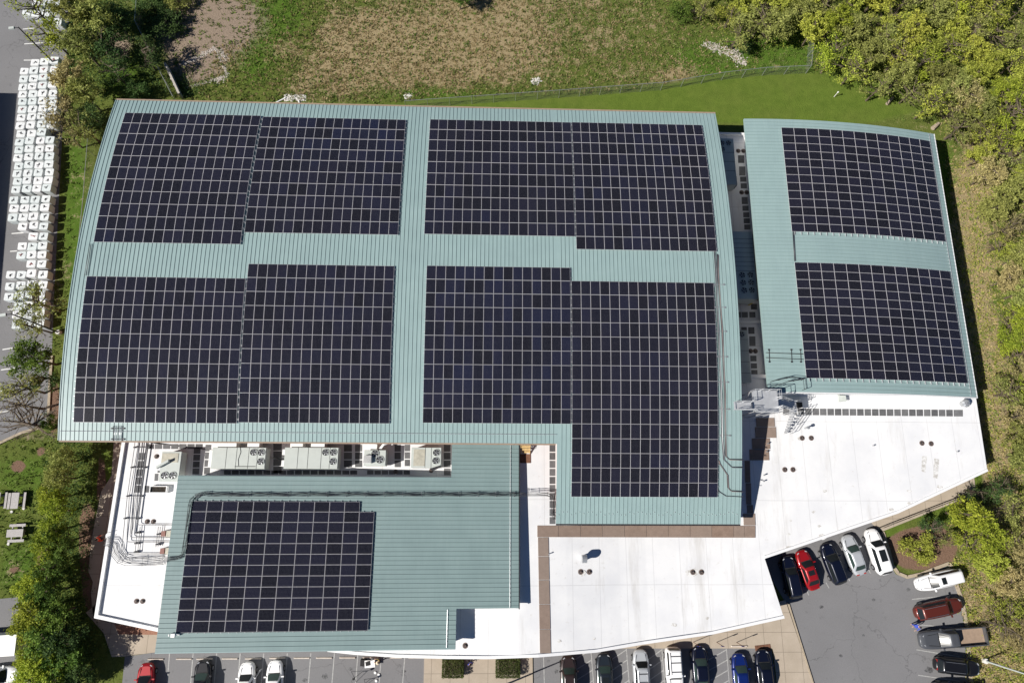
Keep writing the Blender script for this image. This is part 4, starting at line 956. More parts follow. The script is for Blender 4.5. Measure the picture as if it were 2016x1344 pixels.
def car(kind, colr, front, rear, label, roofrack=False, sunroof=False, wid=1.82, L=None, yawfix=None, glass='glassd', dooropen=False, zf=.55):
    f = P(*front, zf); r = P(*rear, zf); d = (f - r).to_2d(); Lm = L or d.length; d.normalize()
    cx = f.x - d.x * Lm / 2; cy = f.y - d.y * Lm / 2; rz = atan2(d.y, d.x)
    name = {'pickup': 'pickup_truck'}.get(kind, 'parked_car')
    cat = {'pickup': 'pickup truck'}.get(kind, 'car')
    t = empty(name, (cx, cy, .013), rz, label, cat, 'vehicles parked around the building')
    mp = paint(COL[colr], colr); hl, hw = Lm / 2, wid / 2; mb = MB()
    H = {'sedan': 1.45, 'suv': 1.72, 'wagon': 1.6, 'pickup': 1.85, 'boxy': 1.8}[kind]
    belt = {'sedan': .92, 'suv': 1.08, 'wagon': 1.0, 'pickup': 1.1, 'boxy': 1.12}[kind]
    hood = lambda x: -.14 * max(0, (x - hl * .35) / (hl * .65)) ** 1.5 - (.07 * max(0, (-x - hl * .6) / (hl * .4)) if kind == 'sedan' else 0)
    nf = 5.5 if kind in ('boxy', 'pickup') else 3.4
    k = 36
    rings = [se(hl * .95, hw * .9, 0, .22, k, nf), se(hl * .99, hw * .98, 0, .34, k, nf), se(hl, hw, 0, .52, k, nf), se(hl * .995, hw, 0, belt - .26, k, nf), se(hl * .975, hw * .975, 0, belt - .1, k, nf, hood), se(hl * .94, hw * .90, 0, belt - .03, k, nf, hood), se(hl * .86, hw * .78, 0, belt, k, nf, hood)]
    if kind == 'pickup':
        bx = -hl * .12      # body only up to the cab; the bed is separate
        rings = [[(max(x, bx), y, z) for x, y, z in r] for r in rings]
    mb.grid(rings, 0, True); mb.face(rings[-1], 0); mb.face(rings[0][::-1], 0)
    # cabin
    xf0, xf1, xr1, xr0 = {'sedan': (.42, .12, -.45, -.72), 'suv': (.44, .20, -.80, -.93), 'wagon': (.42, .12, -.78, -.93), 'pickup': (.44, .22, -.02, -.08), 'boxy': (.40, .28, -.90, -.95)}[kind]
    xf0, xf1, xr1, xr0 = [q * hl for q in (xf0, xf1, xr1, xr0)]
    wb, wt = hw * .86, hw * (.66 if kind != 'boxy' else .74)
    zb = belt - .04; zt = H
    def ringc(xa, xb, w_, z, rr):   # rounded rectangle
        pts = []
        for (sx, sy, a0) in ((1, 1, 0), (-1, 1, pi / 2), (-1, -1, pi), (1, -1, 3 * pi / 2)):
            for q in range(4):
                a = a0 + q * pi / 6; px_ = (xb if sx > 0 else xa) - sx * rr + cos(a) * rr; py_ = sy * (w_ - rr) + sin(a) * rr
                bow = .10 * (1 - (py_ / w_) ** 2) * (1 if sx > 0 else -.5); pts.append((px_ + bow, py_, z))
        return pts
    c0 = ringc(xr0, xf0, wb, zb, .12); c1 = ringc(xr1 - .02, xf1 + .02, wt + .01, zt - .07, .14); c2 = ringc(xr1 + .05, xf1 - .05, wt - .06, zt - .015, .14); c3 = ringc(xr1 + .25, xf1 - .25, wt - .2, zt, .14)
    mb.grid([c0, c1, c2, c3], 0, True); mb.face(c3, 0)
    body = mb.build('body', mp, t, True)
    # windows: thin panes proud of the cabin
    def pane(nm, p4, ins=(.08, .08), th=.012, mt=glass, sub=1):
        p4 = [Vector(p) for p in p4]; nrm = (p4[1] - p4[0]).cross(p4[3] - p4[0]).normalized(); cc = sum(p4, Vector()) / 4
        if nrm.dot(cc - Vector((0, 0, .6))) < 0: nrm = -nrm
        u0, v0 = ins
        def L4(u, v): return p4[0].lerp(p4[1], u).lerp(p4[3].lerp(p4[2], u), v)
        K = 6; up = []; 
        for v in (v0, 1 - v0):
            row = []
            for i in range(K + 1):
                u = u0 + (1 - 2 * u0) * i / K; q = L4(u, v)
                bow = nm in ('windshield', 'rear_window'); q = q + nrm * th
                if bow: y = q.y / (wb); q.x += (.10 if nm == 'windshield' else -.05) * (1 - min(1, y * y))
                row.append(q)
            up.append(row)
        mbb = MB(); mbb.grid(up, 0); mbb.grid([[p - nrm * (th + .02) for p in r] for r in up][::-1], 0)
        mbb.build(nm, M[mt], t)
    pane('windshield', [(xf0, -wb, zb), (xf0, wb, zb), (xf1, wt, zt - .07), (xf1, -wt, zt - .07)], (.07, .07), .03)
    pane('rear_window', [(xr0, -wb, zb), (xr0, wb, zb), (xr1, wt, zt - .07), (xr1, -wt, zt - .07)], (.09, .1), .03)
    for s in (-1, 1):
        pane('side_window', [(xr0 + .1, s * wb, zb), (xf0 - .15, s * wb, zb), (xf1 - .05, s * wt, zt - .07), (xr1 + .1, s * wt, zt - .07)], (.06, .12), .022)
        for fx in (.60, -.60):
            mbb = MB(); r_ = .34 if kind in ('suv', 'boxy', 'pickup') else .32
            mbb.tube([(fx * hl, s * (hw - .2), r_), (fx * hl, s * (hw + .015), r_)], r_, 18); w_ = mbb.build('wheel', M['black'], t)
            mbb = MB(); mbb.tube([(fx * hl, s * (hw + .012), r_), (fx * hl, s * (hw + .03), r_)], r_ * .62, 12); mbb.build('rim', M['rim'], w_)
        mbb = MB(); mx = xf0 - .25; mbb.box(mx - .07, mx + .07, s * (hw - .1) if s > 0 else s * (hw + .17), s * (hw + .17) if s > 0 else s * (hw - .1), belt - .02, belt + .12); mbb.build('mirror', mp, t)
        mbb = MB(); yy = s * hw * .62
        mbb.prism([(hl * .88, s * hw * .40), (hl * .925, s * hw * .46), (hl * .86, s * hw * .68), (hl * .80, s * hw * .64)], belt - .34, belt - .015 + hood(hl * .88)); mbb.build('headlight', M['lamp'], t)
        if kind != 'pickup':
            mbb = MB(); yy = s * hw * .46; mbb.box(-hl * .945, -hl * .90, yy - .14, yy + .14, belt - .32, belt - .03); mbb.build('taillight', M['tail'], t)
    mbb = MB(); mbb.box(xf0 + .04, xf0 + .12, -wb * .82, wb * .82, belt - .05, belt + .012 + hood(xf0)); mbb.build('cowl', M['black'], t)
    mbb = MB(); mbb.box(hl * .93, hl * .985, -hw * .42, hw * .42, belt - .5, belt - .24); mbb.build('grille', M['black'], t)
    mbb = MB(); zz_ = belt + .006
    for s in (-1, 1): mbb.prism([(xf0 + .1, s * hw * .68), (xf0 + .1, s * hw * .66), (hl * .78, s * hw * .52), (hl * .78, s * hw * .54)], zz_ - .3, zz_ + hood(hl * .5) + .002)
    mbb.build('bonnet_gap', M['black'], t)
    if sunroof:
        mbb = MB(); a = xf1 - .25; b = a - (1.3 if sunroof == 'long' else .55); mbb.box(b, a, -wt * .62, wt * .62, zt - .01, zt + .012); mbb.build('sunroof', M['glassd'], t)
    if roofrack:
        for s in (-1, 1):
            mbb = MB(); mbb.tube([(xr1 + .15, s * (wt - .1), zt + .05), (xf1 - .25, s * (wt - .1), zt + .05)], .025, 5)
            for x in (xr1 + .2, xf1 - .3): mbb.box(x - .05, x + .05, s * (wt - .1) - .02, s * (wt - .1) + .02, zt - .05, zt + .05)
            mbb.build('roof_rail', M['rim' if colr != 'white' else 'dark'], t)
        if roofrack == 'bars':
            for q in (.2, .45, .8): x = xr1 + (xf1 - xr1) * q; mbb = MB(); mbb.box(x - .03, x + .03, -wt + .1, wt - .1, zt + .05, zt + .09); mbb.build('crossbar', M['dark'], t)
    if kind == 'pickup':
        bx = -hl * .10; mbb = MB(); zt_ = belt + .03
        mbb.box(-hl, bx, -hw, -hw + .12, .45, zt_, 0); mbb.box(-hl, bx, hw - .12, hw, .45, zt_, 0); mbb.box(-hl, -hl + .1, -hw + .12, hw - .12, .45, zt_, 0)
        mbb.box(-hl + .1, bx, -hw + .12, hw - .12, .45, .62, 1); bed = mbb.build('bed', [mp, M['tan']], t)
        mbb = MB(); mbb.box(-hl - .12, -hl - .005, -hw * .9, hw * .9, .4, .6); mbb.build('bumper', M['rim'], t)
    if dooropen:
        mbb = MB(); mbb.box(-.05, .0, 0, 1.0, .35, belt, 0); mbb.box(-.04, -.01, .15, .9, belt, 1.35, 1)
        o_ = mbb.build('door', [mp, M['glassd']], t); o_.location = (xf0 - .35, -hw, 0); o_.rotation_euler = (0, 0, radians(-125)); o_['label'] = 'open front door'
    return t
# bottom row beside the building (front towards the wall); slope of the bay lines gives the heading
def bayv(x, y, L=4.7, lean=-.045): return (x, y), (x + lean * 86, y + 86)
def bcar(kind, colr, x, y, label, lean, L=4.7, flip=False, **k):
    f, r = (x, y), (x + lean * 86, y + 86)
    if flip:
        a = P(*f, .55); d = (P(*r, .55) - a).normalized() * L; b = a + d; rr = proj(b); return car(kind, colr, rr, f, label, L=L, **k)
    return car(kind, colr, f, r, label, L=L, **k)
bcar('sedan', 'red', 291, 1303, 'red car at the west end of the south car park', -.09)
bcar('sedan', 'black', 402, 1297, 'black car between the red one and the white ones in the south car park', -.065, glass='glassg')
bcar('suv', 'white', 489, 1301, 'white van-like car with its front door standing open', -.055, dooropen=True)
bcar('sedan', 'white', 543, 1298, 'white saloon right beside the white car with the open door', -.045, glass='glassg')
bcar('suv', 'brown', 1118, 1288, 'blackish brown car, first one east of the paved plaza', .03, glass='glassg', roofrack=True)
bcar('sedan', 'teal', 1188, 1284, 'dark grey green saloon with a sunroof under the curved roof edge', .045, sunroof=True, glass='glassg')
bcar('suv', 'silver', 1259, 1276, 'silver estate car with roof bars in the hatched bays', .06, roofrack='bars')
bcar('boxy', 'white', 1323, 1272, 'boxy white off-roader with dark roof rails', .07, flip=True, roofrack='bars', wid=1.85, L=4.5)
bcar('sedan', 'navy', 1375, 1270, 'dark navy saloon parked right beside the boxy white off-roader', .075, glass='glassg')
bcar('sedan', 'blue', 1453, 1284, 'bright blue car near the sign posts', .10, glass='glassg')
bcar('sedan', 'navy', 1499, 1277, 'dark navy car half hiding a red brown grate in the pavement', .11)
car('wagon', 'navy', (1547, 1094), (1566, 1183), 'dark car deep in the shadow of the white roof', L=4.75)
car('sedan', 'red', (1575, 1082), (1604, 1161), 'bright red car with a small sunroof beside the shaded car', sunroof=True)
car('wagon', 'navy', (1623, 1069), (1654, 1150), 'dark blue estate car between the red and the silver cars')
car('sedan', 'silver', (1665, 1052), (1695, 1132), 'silver saloon between the dark estate and the large white car', glass='glassg')
car('suv', 'white', (1711, 1040), (1741, 1131), 'large white car with a long black glass roof by the lawn', sunroof='long', wid=1.9)
car('suv', 'white', (1801, 1151), (1893, 1130), 'white car with a small sunroof by the kerb of the mulch bed', sunroof=True)
car('suv', 'maroon', (1892, 1187), (1799, 1207), 'maroon brown car between the white car and the grey pickup', roofrack=True)
car('pickup', 'grey', (1808, 1260), (1937, 1249), 'dark grey pickup truck with an empty tan coloured bed', wid=2.0)
car('suv', 'black', (1926, 1315), (1837, 1305), 'blackish car beside a dark oil stain, south of the grey pickup', roofrack=True)
car('suv', 'navy', (1832, 1356), (1928, 1362), 'dark car only half in view at the south edge beside the kerb')
car('suv', 'white', (42, 1325), (-48, 1332), 'white car at the south west corner below the white van roof')
# box van at the lower left
a = P(-2, 1271, 2.6); t = empty('box_van', (a.x, a.y, .013), radians(3), 'white box van roof at the west edge of the view', 'van', None)
mb = MB(); mb.box(-2.6, 1.7, -1.05, 1.05, .6, 2.6); mb.build('cargo_box', M['white'], t)
mb = MB(); mb.box(-4.3, -2.65, -.95, .95, .45, 2.0, 0, None, .12); mb.build('cab', paint(COL['white'], 'white'), t)
for x in (-3.6, .9):
    for s in (-1, 1):
        mb = MB(); mb.tube([(x, s * .75, .38), (x, s * 1.0, .38)], .38, 16); mb.build('wheel', M['black'], t)

# ---------------------------------------------------------------- wheel stops
for i, (x, y) in enumerate(((306, 1297), (362, 1296.5), (402, 1296.5), (452, 1296), (498, 1296), (546, 1295), (594, 1294.7), (638, 1294.4), (684, 1294), (730, 1294), (776, 1294), (820, 1294), (1455, 1271))):
    a, b = P(x - 16, y, .1), P(x + 16, y, .1); d = b - a; mb = MB(); L = d.length / 2
    mb.grid([[(-L, -.09, 0), (L, -.09, 0)], [(-L + .05, -.05, .13), (L - .05, -.05, .13)], [(-L + .05, .05, .13), (L - .05, .05, .13)], [(-L, .09, 0), (L, .09, 0)]], 0)
    mb.face([(-L, -.09, 0), (-L + .05, -.05, .13), (-L + .05, .05, .13), (-L, .09, 0)]); mb.face([(L, .09, 0), (L - .05, .05, .13), (L - .05, -.05, .13), (L, -.09, 0)])
    onp = i == 12
    w_ = ['first', 'second', 'third', 'fourth', 'fifth', 'sixth', 'seventh', 'eighth', 'ninth', 'tenth', 'eleventh', 'twelfth'][min(i, 11)]
    at(mb, 'wheel_stop', M['stop'], ((a.x + b.x) / 2, (a.y + b.y) / 2, .13 if onp else .013), 'concrete wheel stop on the pavement beside the sign posts' if onp else w_ + ' concrete wheel stop from the west, in the row of the south car park', 'wheel stop', 'concrete wheel stops', atan2(d.y, d.x))

# ---------------------------------------------------------------- bulk bags in the west car park
n = N('bag_fabric'); a = n.noise(6, 4, n.coord('Object')); oi = n.n('ObjectInfo')
c = n.mix(oi.outputs['Random'], (.60, .65, .645), (.74, .74, .74)); c = n.mix(n.m('MULTIPLY', n.ramp(a, [(.45, (0, 0, 0)), (.7, (1, 1, 1))]), .35), c, (.45, .5, .52))
BAGM = n.out(c, .6, 0, .3)
def bagmesh(seed):
    random.seed(seed); mb = MB(); k = 24; rows = []
    for z, r in ((0, .50), (.08, .55), (.5, .585), (.9, .58), (1.10, .57), (1.16, .54)):
        rows.append([(x * (1 + random.uniform(-.015, .015)), y * (1 + random.uniform(-.015, .015)), z) for x, y, _ in se(r, r * .86, 0, 0, k, 9)])
    rows.append([(x * .55, y * .55, 1.165 + random.uniform(-.012, .012)) for x, y, _ in rows[-1]])
    mb.grid(rows, 0, True); mb.face(rows[-1]); return mb.mesh('bag_body', BAGM, False)
def tiemesh(seed):
    random.seed(seed); mb = MB()
    for i in range(random.randint(5, 7)):
        a = random.uniform(0, 6.28); r = random.uniform(.18, .38); m_ = random.uniform(-.5, .5)
        mb.tube([(random.uniform(-.05, .05), random.uniform(-.05, .05), 1.22), (cos(a) * r * .5, sin(a) * r * .5, 1.22), (cos(a + m_) * r, sin(a + m_) * r * .8, 1.19)], [.03, .025, .015], 5)
    return mb
BAGS = [bagmesh(i) for i in range(4)]
TIES = [tiemesh(i).mesh('closing_cord', M['dark']) for i in range(5)]; REDT = [tiemesh(i + 20).mesh('closing_cord', plain('red_cord', (.25, .05, .05), .7)) for i in range(2)]
R1_ = [[(327, 107), (415, 97), (512, 88)], [(225, 188), (320, 185), (408, 175), (508, 170)], [(220, 265), (313, 257), (405, 247), (500, 243)], [(210, 340), (305, 335), (400, 325), (497, 318)], [(210, 410), (308, 405), (400, 400), (497, 398)], [(210, 480), (305, 478), (400, 470), (497, 470)], [(205, 553), (303, 548), (398, 540), (497, 535)], [(200, 632), (297, 622), (390, 612), (482, 615)], [(190, 708), (287, 698), (388, 690), (483, 693)], [(197, 785), (293, 778), (392, 765)], [(180, 862), (278, 847), (377, 843), (470, 838)], [(173, 935), (270, 922), (370, 925), (465, 917)], [(170, 1013), (268, 1000), (367, 993), (463, 992)], [(172, 1087), (270, 1075), (365, 1078), (462, 1070)], [(160, 1160), (260, 1153), (360, 1150), (462, 1143)], [(160, 1233), (255, 1225), (355, 1225), (455, 1220)], [(148, 1310), (247, 1298), (347, 1300), (440, 1293)]]
R2_ = [[(117, 103), (208, 97), (300, 97), (390, 90)], [(117, 173), (208, 170), (290, 165), (380, 163)], [(107, 250), (195, 247), (283, 240), (380, 245)], [(193, 328), (283, 315), (370, 323)], [(280, 410), (370, 410)], [(190, 495), (270, 497), (362, 490)], [(177, 572), (267, 567), (358, 568)], [(262, 645), (353, 645)], [(90, 738), (178, 737), (268, 727), (362, 735)], [(83, 838), (175, 828), (267, 817), (365, 823)], [(70, 925), (163, 913), (250, 905), (345, 905)], [(150, 1003), (240, 1000), (340, 985)], [(145, 1080), (240, 1075), (340, 1065)], [(140, 1165), (235, 1160), (335, 1150)]]
rowsB = [[(x / 4.8, 100 + y / 4.8) for x, y in r] for r in R1_] + [[(x / 4.336, 370 + y / 4.336) for x, y in r] for r in R2_]
ORD = ['first', 'second', 'third', 'fourth', 'fifth', 'sixth', 'seventh', 'eighth', 'ninth', 'tenth', 'eleventh', 'twelfth', 'thirteenth', 'fourteenth', 'fifteenth', 'sixteenth', 'seventeenth', 'eighteenth', 'nineteenth', 'twentieth']
ORD += ['twenty-' + o_ for o_ in ORD[:9]] + ['thirtieth', 'thirty-first']
CO = {1: ['only'], 2: ['left', 'right'], 3: ['left', 'middle', 'right'], 4: ['leftmost', 'second-from-left', 'third-from-left', 'rightmost']}
random.seed(9)
BAGN = [0]
def bag(px, py, label, red=False, yaw=0.06):
    p = P(px, py, 1.2); o = link('bulk_bag', BAGS[BAGN[0] % 4]); BAGN[0] += 1
    o.location = (p.x, p.y, .013); o.rotation_euler = (0, 0, yaw + random.uniform(-.04, .04)); s_ = random.uniform(.96, 1.04); o.scale = (s_, s_, random.uniform(.95, 1.05))
    tag(o, label, 'bulk bag', 'white bulk bags in the west car park')
    link('closing_cord', random.choice(REDT if red else TIES), o).rotation_euler = (0, 0, random.choice((0, 1.57, 3.14, -1.57)))
for i, r in enumerate(rowsB):
    for j, (x, y) in enumerate(r):
        red = (i < 4 and j >= 2) or (i in (6, 21, 23, 24) and j == 0)
        bag(x, y, '%s white bulk bag, %s row from the north in the long block%s' % (CO[len(r)][j], ORD[i], ', red cord' if red else ''), red, .01)
for i, (x, y, w_) in enumerate(((52, 24, 'leftmost white bag of the northern group, standing a little apart'), (72, 7, 'white bag at the top edge, left part of the northern group'), (70, 27, 'white bag in the second row of the northern group, left'), (90, 5, 'white bag at the top edge, middle of the northern group'), (90, 25, 'white bag in the second row of the northern group, middle'), (110, 3, 'white bag at the top edge, right end of the northern group'), (110, 22, 'white bag in the second row of the northern group, right end'), (113, 42, 'white bag alone in the third row of the northern group'))): bag(x, y, w_, False, .01)

# ---------------------------------------------------------------- lamps and posts
def lamp(base, label, h=7.8, arm=(-1, -.2), mat='dark', zb=0):
    b = P(*base, zb); t = empty('street_lamp', b, 0, label, 'street lamp', 'lamp posts of the car parks')
    mb = MB(); mb.cyl(0, 0, 0, .5, .28, 16); mb.build('footing', M['wstone'], t)
    mb = MB(); mb.tube([(0, 0, .5), (0, 0, h)], [.11, .07], 8); mb.build('pole', M[mat], t)
    v = Vector((arm[0], arm[1], 0)).normalized(); mb = MB(); mb.tube([(0, 0, h - .1), v * .5 + Vector((0, 0, h))], .04, 6); mb.build('arm', M[mat], t)
    mb = MB(); c = v * .8; X = Matrix.Translation((c.x, c.y, h)) @ Matrix.Rotation(atan2(v.y, v.x), 4, 'Z'); mb.box(-.35, .35, -.2, .2, -.08, .1, 0, X, .04); mb.build('lamp_head', M['unit'], t)
    return t
lamp((115, 133), 'black lamp post leaning over the northern bulk bags')
lamp((118, 655), 'black lamp post at the southern end of the bulk bags', 8.5)
lamp((1936, 1299), 'pale lamp post on a round concrete footing in the grass right of the black car', 7.5, (.3, -1), 'unit')
lamp((966, 1358), 'dark lamp post at the bottom edge of the paved plaza', 7.5, (0, -1))
for (x, y), w_ in zip(((1365, 1263), (1411, 1263.3), (1450, 1263.6)), ('first thin sign post from the left, near the navy saloon', 'middle thin sign post of the three on the pavement', 'third thin sign post, right above the blue car')):
    b = P(x, y, .13); t = empty('sign_post', b, 0, w_, 'sign post', 'sign posts on the pavement')
    mb = MB(); mb.tube([(0, 0, 0), (0, 0, 2.3)], .035, 6); mb.build('post', M['rust'], t)
    mb = MB(); mb.box(-.15, .15, -.03, -.012, 1.75, 2.25); mb.build('sign_plate', M['blue'], t)
# iron railing along the north east pavement
b0, b1 = P(1731, 1037.5, .13), P(1926, 962, .13); t = empty('iron_railing', b0, 0, 'black iron railing along the narrow pavement under the white roof edge', 'railing')
mb = MB(); d = b1 - b0; k = 36
for q in (.15, 1.0): mb.tube([(0, 0, q), d + Vector((0, 0, q))], .03, 5)
mb.build('rail', M['dark'], t); mb = MB()
for i in range(k + 1):
    p = d * (i / k); mb.tube([p, p + Vector((0, 0, 1.05))], .022, 4)
    if i % 2: mb.tube([p + Vector((0, 0, .8)), p + d / k * .5 + Vector((0, 0, 1.1)), p + d / k + Vector((0, 0, .8))], .018, 4)
mb.build('balusters', M['dark'], t)
# chain link fences
def fence(pts, label, h=1.8, step=.11):
    W = G(pts); t = empty('chain_link_fence', W[0], 0, label, 'fence', 'chain link fences'); org = W[0]
    mb = MB(); mr = MB(); L0 = 0
    for a, b in zip(W[:-1], W[1:]):
        a = a - org; b = b - org; d = b - a; L = d.length; e = d / L; k = int(L / step) + 1
        for i in range(-int(h / step), k):
            for sgn in (0, 1):
                s0, s1 = i * step, i * step + h; lo, hi = max(s0, 0), min(s1, L)
                if hi <= lo: continue
                z0, z1 = lo - s0, hi - s0
                if sgn: z0, z1 = h - z0, h - z1
                p = a + e * lo + Vector((0, 0, z0)); q = a + e * hi + Vector((0, 0, z1)); o = Vector((0, 0, .007))
                mb.face([p - o, q - o, q + o, p + o])
        mr.tube([a + Vector((0, 0, h)), b + Vector((0, 0, h))], .035, 6)
        n_ = max(1, round(L / 3))
        for i in range(n_ + (1 if b + org == W[-1] else 0)):
            p = a.lerp(b, i / n_); pm = MB(); pm.tube([p, p + Vector((0, 0, h + .05))], .04, 6); pm.build('post', M['steel'], t)
    mb.build('mesh', M['steel'], t); mr.build('top_rail', M['steel'], t)
fence([(352, 205), (318, 140), (278, 58), (282, 10), (280, -30)], 'slanting chain link fence beside the dark trees north west of the big roof')
fence([(800, 214), (1100, 193), (1300, 178), (1420, 158), (1500, 149), (1586, 145), (1589, 112), (1592, 60)], 'long curving chain link fence between the dry field and the mown lawn')
fence([(190, 262), (180, 400), (172, 480)], 'chain link fence between the bulk bags and the west edge of the big roof', 1.8)
# retaining wall
a, b = P(324, 124, 1.3), P(352, 184, 1.3); d = (b - a); c = (a + b) / 2
mb = MB(); mb.box(-d.length / 2, d.length / 2, -.13, .13, -.1, 1.3, 0); 
for i in range(5): x = -d.length / 2 + (i + .5) * d.length / 5; mb.box(x - .12, x + .12, -.22, .13, -.1, 1.25, 0)
at(mb, 'retaining_wall', M['wall_conc'], (c.x, c.y, 0), 'short thin concrete wall casting a black shadow beside the slanting fence', 'wall', None, atan2(d.y, d.x))
# stones
def stones(pts_fn, n_, r0, r1, mat, label, name='stone_pile'):
    mb = MB(); base = [(-1, -.6, 0), (.9, -.7, .1), (1, .7, 0), (-.8, .8, .05), (0, 0, .8)]
    for i in range(n_):
        x, y = pts_fn(); p = P(x, y); s = random.uniform(r0, r1); a = random.uniform(0, 6.3); c_, s_ = cos(a), sin(a)
        q = [Vector((p.x + (u * c_ - v_ * s_) * s * random.uniform(.7, 1.2), p.y + (u * s_ + v_ * c_) * s * random.uniform(.6, 1.1), (w_ * s * random.uniform(.5, 1.1)))) for u, v_, w_ in base]
        for i_, j in ((0, 1), (1, 2), (2, 3), (3, 0)): mb.face([q[i_], q[j], q[4]])
    o = mb.build(name, M[mat]); tag(o, label, 'stones', None, 'stuff'); return o
random.seed(21)
def seg(a, b, w_):
    def f():
        t = random.random(); return a[0] + (b[0] - a[0]) * t + random.gauss(0, w_), a[1] + (b[1] - a[1]) * t + random.gauss(0, w_)
    return f
def blob(cx, cy, rx, ry): return lambda: (cx + random.gauss(0, rx), cy + random.gauss(0, ry))
segs = [seg((360, 128), (425, 95), 1.8), seg((360, 128), (425, 95), 3), seg((425, 95), (448, 150), 1.6), seg((448, 150), (365, 174), 1.5), seg((448, 150), (420, 160), 3), seg((432, 98), (445, 118), 3)]
stones(lambda: random.choice(segs)(), 800, .05, .12, 'stone', 'square outline of grey and pink broken stones by the concrete wall')
stones(lambda: (random.uniform(559, 602), random.uniform(188, 198) + random.gauss(0, 1.2)), 260, .07, .16, 'wstone', 'long strip of white stones at the north eaves of the big roof')
stones(blob(803, 189.5, 3.6, 3.2), 90, .07, .15, 'wstone', 'small square patch of white stones north of the bare roof strip')
stones(blob(1055, 160, 4.2, 3.6), 90, .08, .18, 'wstone', 'bright star shaped patch of white stones in the dry field')
segs2 = [seg((1402, 92), (1455, 105), 5), seg((1435, 100), (1466, 126), 5), seg((1388, 86), (1410, 95), 3)]
stones(lambda: random.choice(segs2)(), 700, .06, .15, 'stone', 'large pale rubble pile below the trees in the north')
for a, b, lb in (((542, 203), (560, 194), 'white drain pipe leading south west from the long stone strip'), ((588, 198), (590, 206), 'short white drain pipe running to the north eaves')):
    p, q = P(*a, .1), P(*b, .1); mb = MB(); mb.tube([(0, 0, 0), q - p], .09, 8); mb.tube([q - p, (q - p) * 1.12], .12, 8); at(mb, 'drain_pipe', M['white'], p, lb, 'pipe')
# logs, bollard
for a, b, r, lb in (((1746, 205), (1758, 192), .22, 'pale log lying at the edge of the wood above the east roof'), ((1836, 253), (1848, 243), .3, 'thick grey log end near the corner of the east roof'), ((1470, 20), (1495, 34), .12, 'thin bare trunk lying in the northern trees')):
    p, q = P(*a, r), P(*b, r); mb = MB(); mb.tube([(0, 0, 0), (q - p) * .5 + Vector((0, 0, .05)), q - p], [r, r * .9, r * .7], 9); mb.tube([(q - p) * .5, (q - p) * .6 + Vector((.3, .2, .3))], [.06, .02], 5); at(mb, 'log', plain('dead_wood', (.36, .29, .22), .85, var=.3, scale=6), p, lb, 'log')
p = P(1642, 191); t = empty('utility_marker', p, 0, 'short white topped post alone on the mown lawn', 'post')
mb = MB(); mb.tube([(0, 0, 0), (0, 0, 1.0)], .05, 8); mb.build('post', M['wstone'], t); mb = MB(); mb.cyl(0, 0, 1.0, 1.15, .1, 10); mb.build('cap', M['white'], t)
# picnic tables
def ptable(cx, cy, ang, label):
    p = P(cx, cy, .75); t = empty('picnic_table', (p.x, p.y, 0), ang, label, 'picnic table', 'concrete picnic tables on the west lawn')
    mb = MB(); mb.box(-.42, .42, -.9, .9, .68, .76); mb.build('table_top', M['bench'], t)
    for s in (-1, 1):
        mb = MB(); mb.box(s * .85 - .15, s * .85 + .15, -.9, .9, .4, .46); mb.build('seat', M['bench'], t)
        mb = MB(); mb.box(-.9, .9, s * .55 - .06, s * .55 + .06, .3, .4); mb.box(-.3, .3, s * .55 - .1, s * .55 + .1, 0, .68); mb.build('leg', M['bench'], t)
ptable(29, 985, .05, 'grey picnic table between two mulch rings on the west lawn'); ptable(29, 1049, 1.62, 'grey picnic table turned crosswise, the southern one'); ptable(-8, 985, .05, 'grey picnic table cut off by the left edge of the view')
for (x, y), lb in (((48, 1000), 'white footing block beside the first picnic table'), ((24, 1007), 'white footing stone below the first picnic table'), ((18, 1070), 'round pale stone base beside the southern picnic table')):
    p = P(x, y); mb = MB(); mb.cyl(0, 0, 0, .15, .2, 9, 0, .16); at(mb, 'footing_stone', M['wstone'], p, lb, 'stone')
# planter grate
p = P(1502, 1275, .14); mb = MB(); mb.box(-.9, .9, -.35, .35, -.02, .03)
for i in range(9): mb.box(-.85 + i * .2, -.8 + i * .2, -.33, .33, .03, .045)
at(mb, 'pavement_grate', M['rust'], p, 'red brown grate set in the pavement behind a navy car', 'grate', None, .1)
# ladder and warehouse
p = P(206, 1058, .1); t = empty('ladder', p, 0, 'aluminium ladder leaning on the west parapet by the cable bundle', 'ladder')
top = P(212, 1052, ZA + .6) - p
for s in (-.22, .22): mb = MB(); mb.tube([(0, s, 0), top + Vector((0, s, 0))], .03, 5); mb.build('stile', M['alu'], t)
for i in range(1, 14): q = top * (i / 14); mb = MB(); mb.tube([q + Vector((0, -.22, 0)), q + Vector((0, .22, 0))], .018, 5); mb.build('rung', M['alu'], t)
q0, q1 = P(-12, 192, 0), P(-40, 700, 0)
wx = -66.5; hW = 7.5; t = empty('warehouse', (wx - 8, 25, 0), 0, 'warehouse just outside the west edge whose dark shadow crosses the car park', 'building')
LS = hW / math.tan(SUN_EL); ytop = P(33, 184, 0).y - LS * sin(SUN_AZ)
ex = P(31, 200, 0).x - LS * cos(SUN_AZ) ; ex2 = P(0, 600, 0).x - LS * cos(SUN_AZ)
yb = P(0, 600, 0).y - LS * sin(SUN_AZ)
mb = MB(); poly = [(ex, ytop), (ex - 16, ytop), (ex - 16, yb), (ex2, yb)]; mb.prism([(a + 8 - wx, b - 25) for a, b in poly], 0, hW - .3); mb.build('wall', M['brick'], t)
mb = MB(); mb.prism([(a + 8 - wx, b - 25) for a, b in poly], hW - .3, hW); mb.build('roof', M['unit'], t)

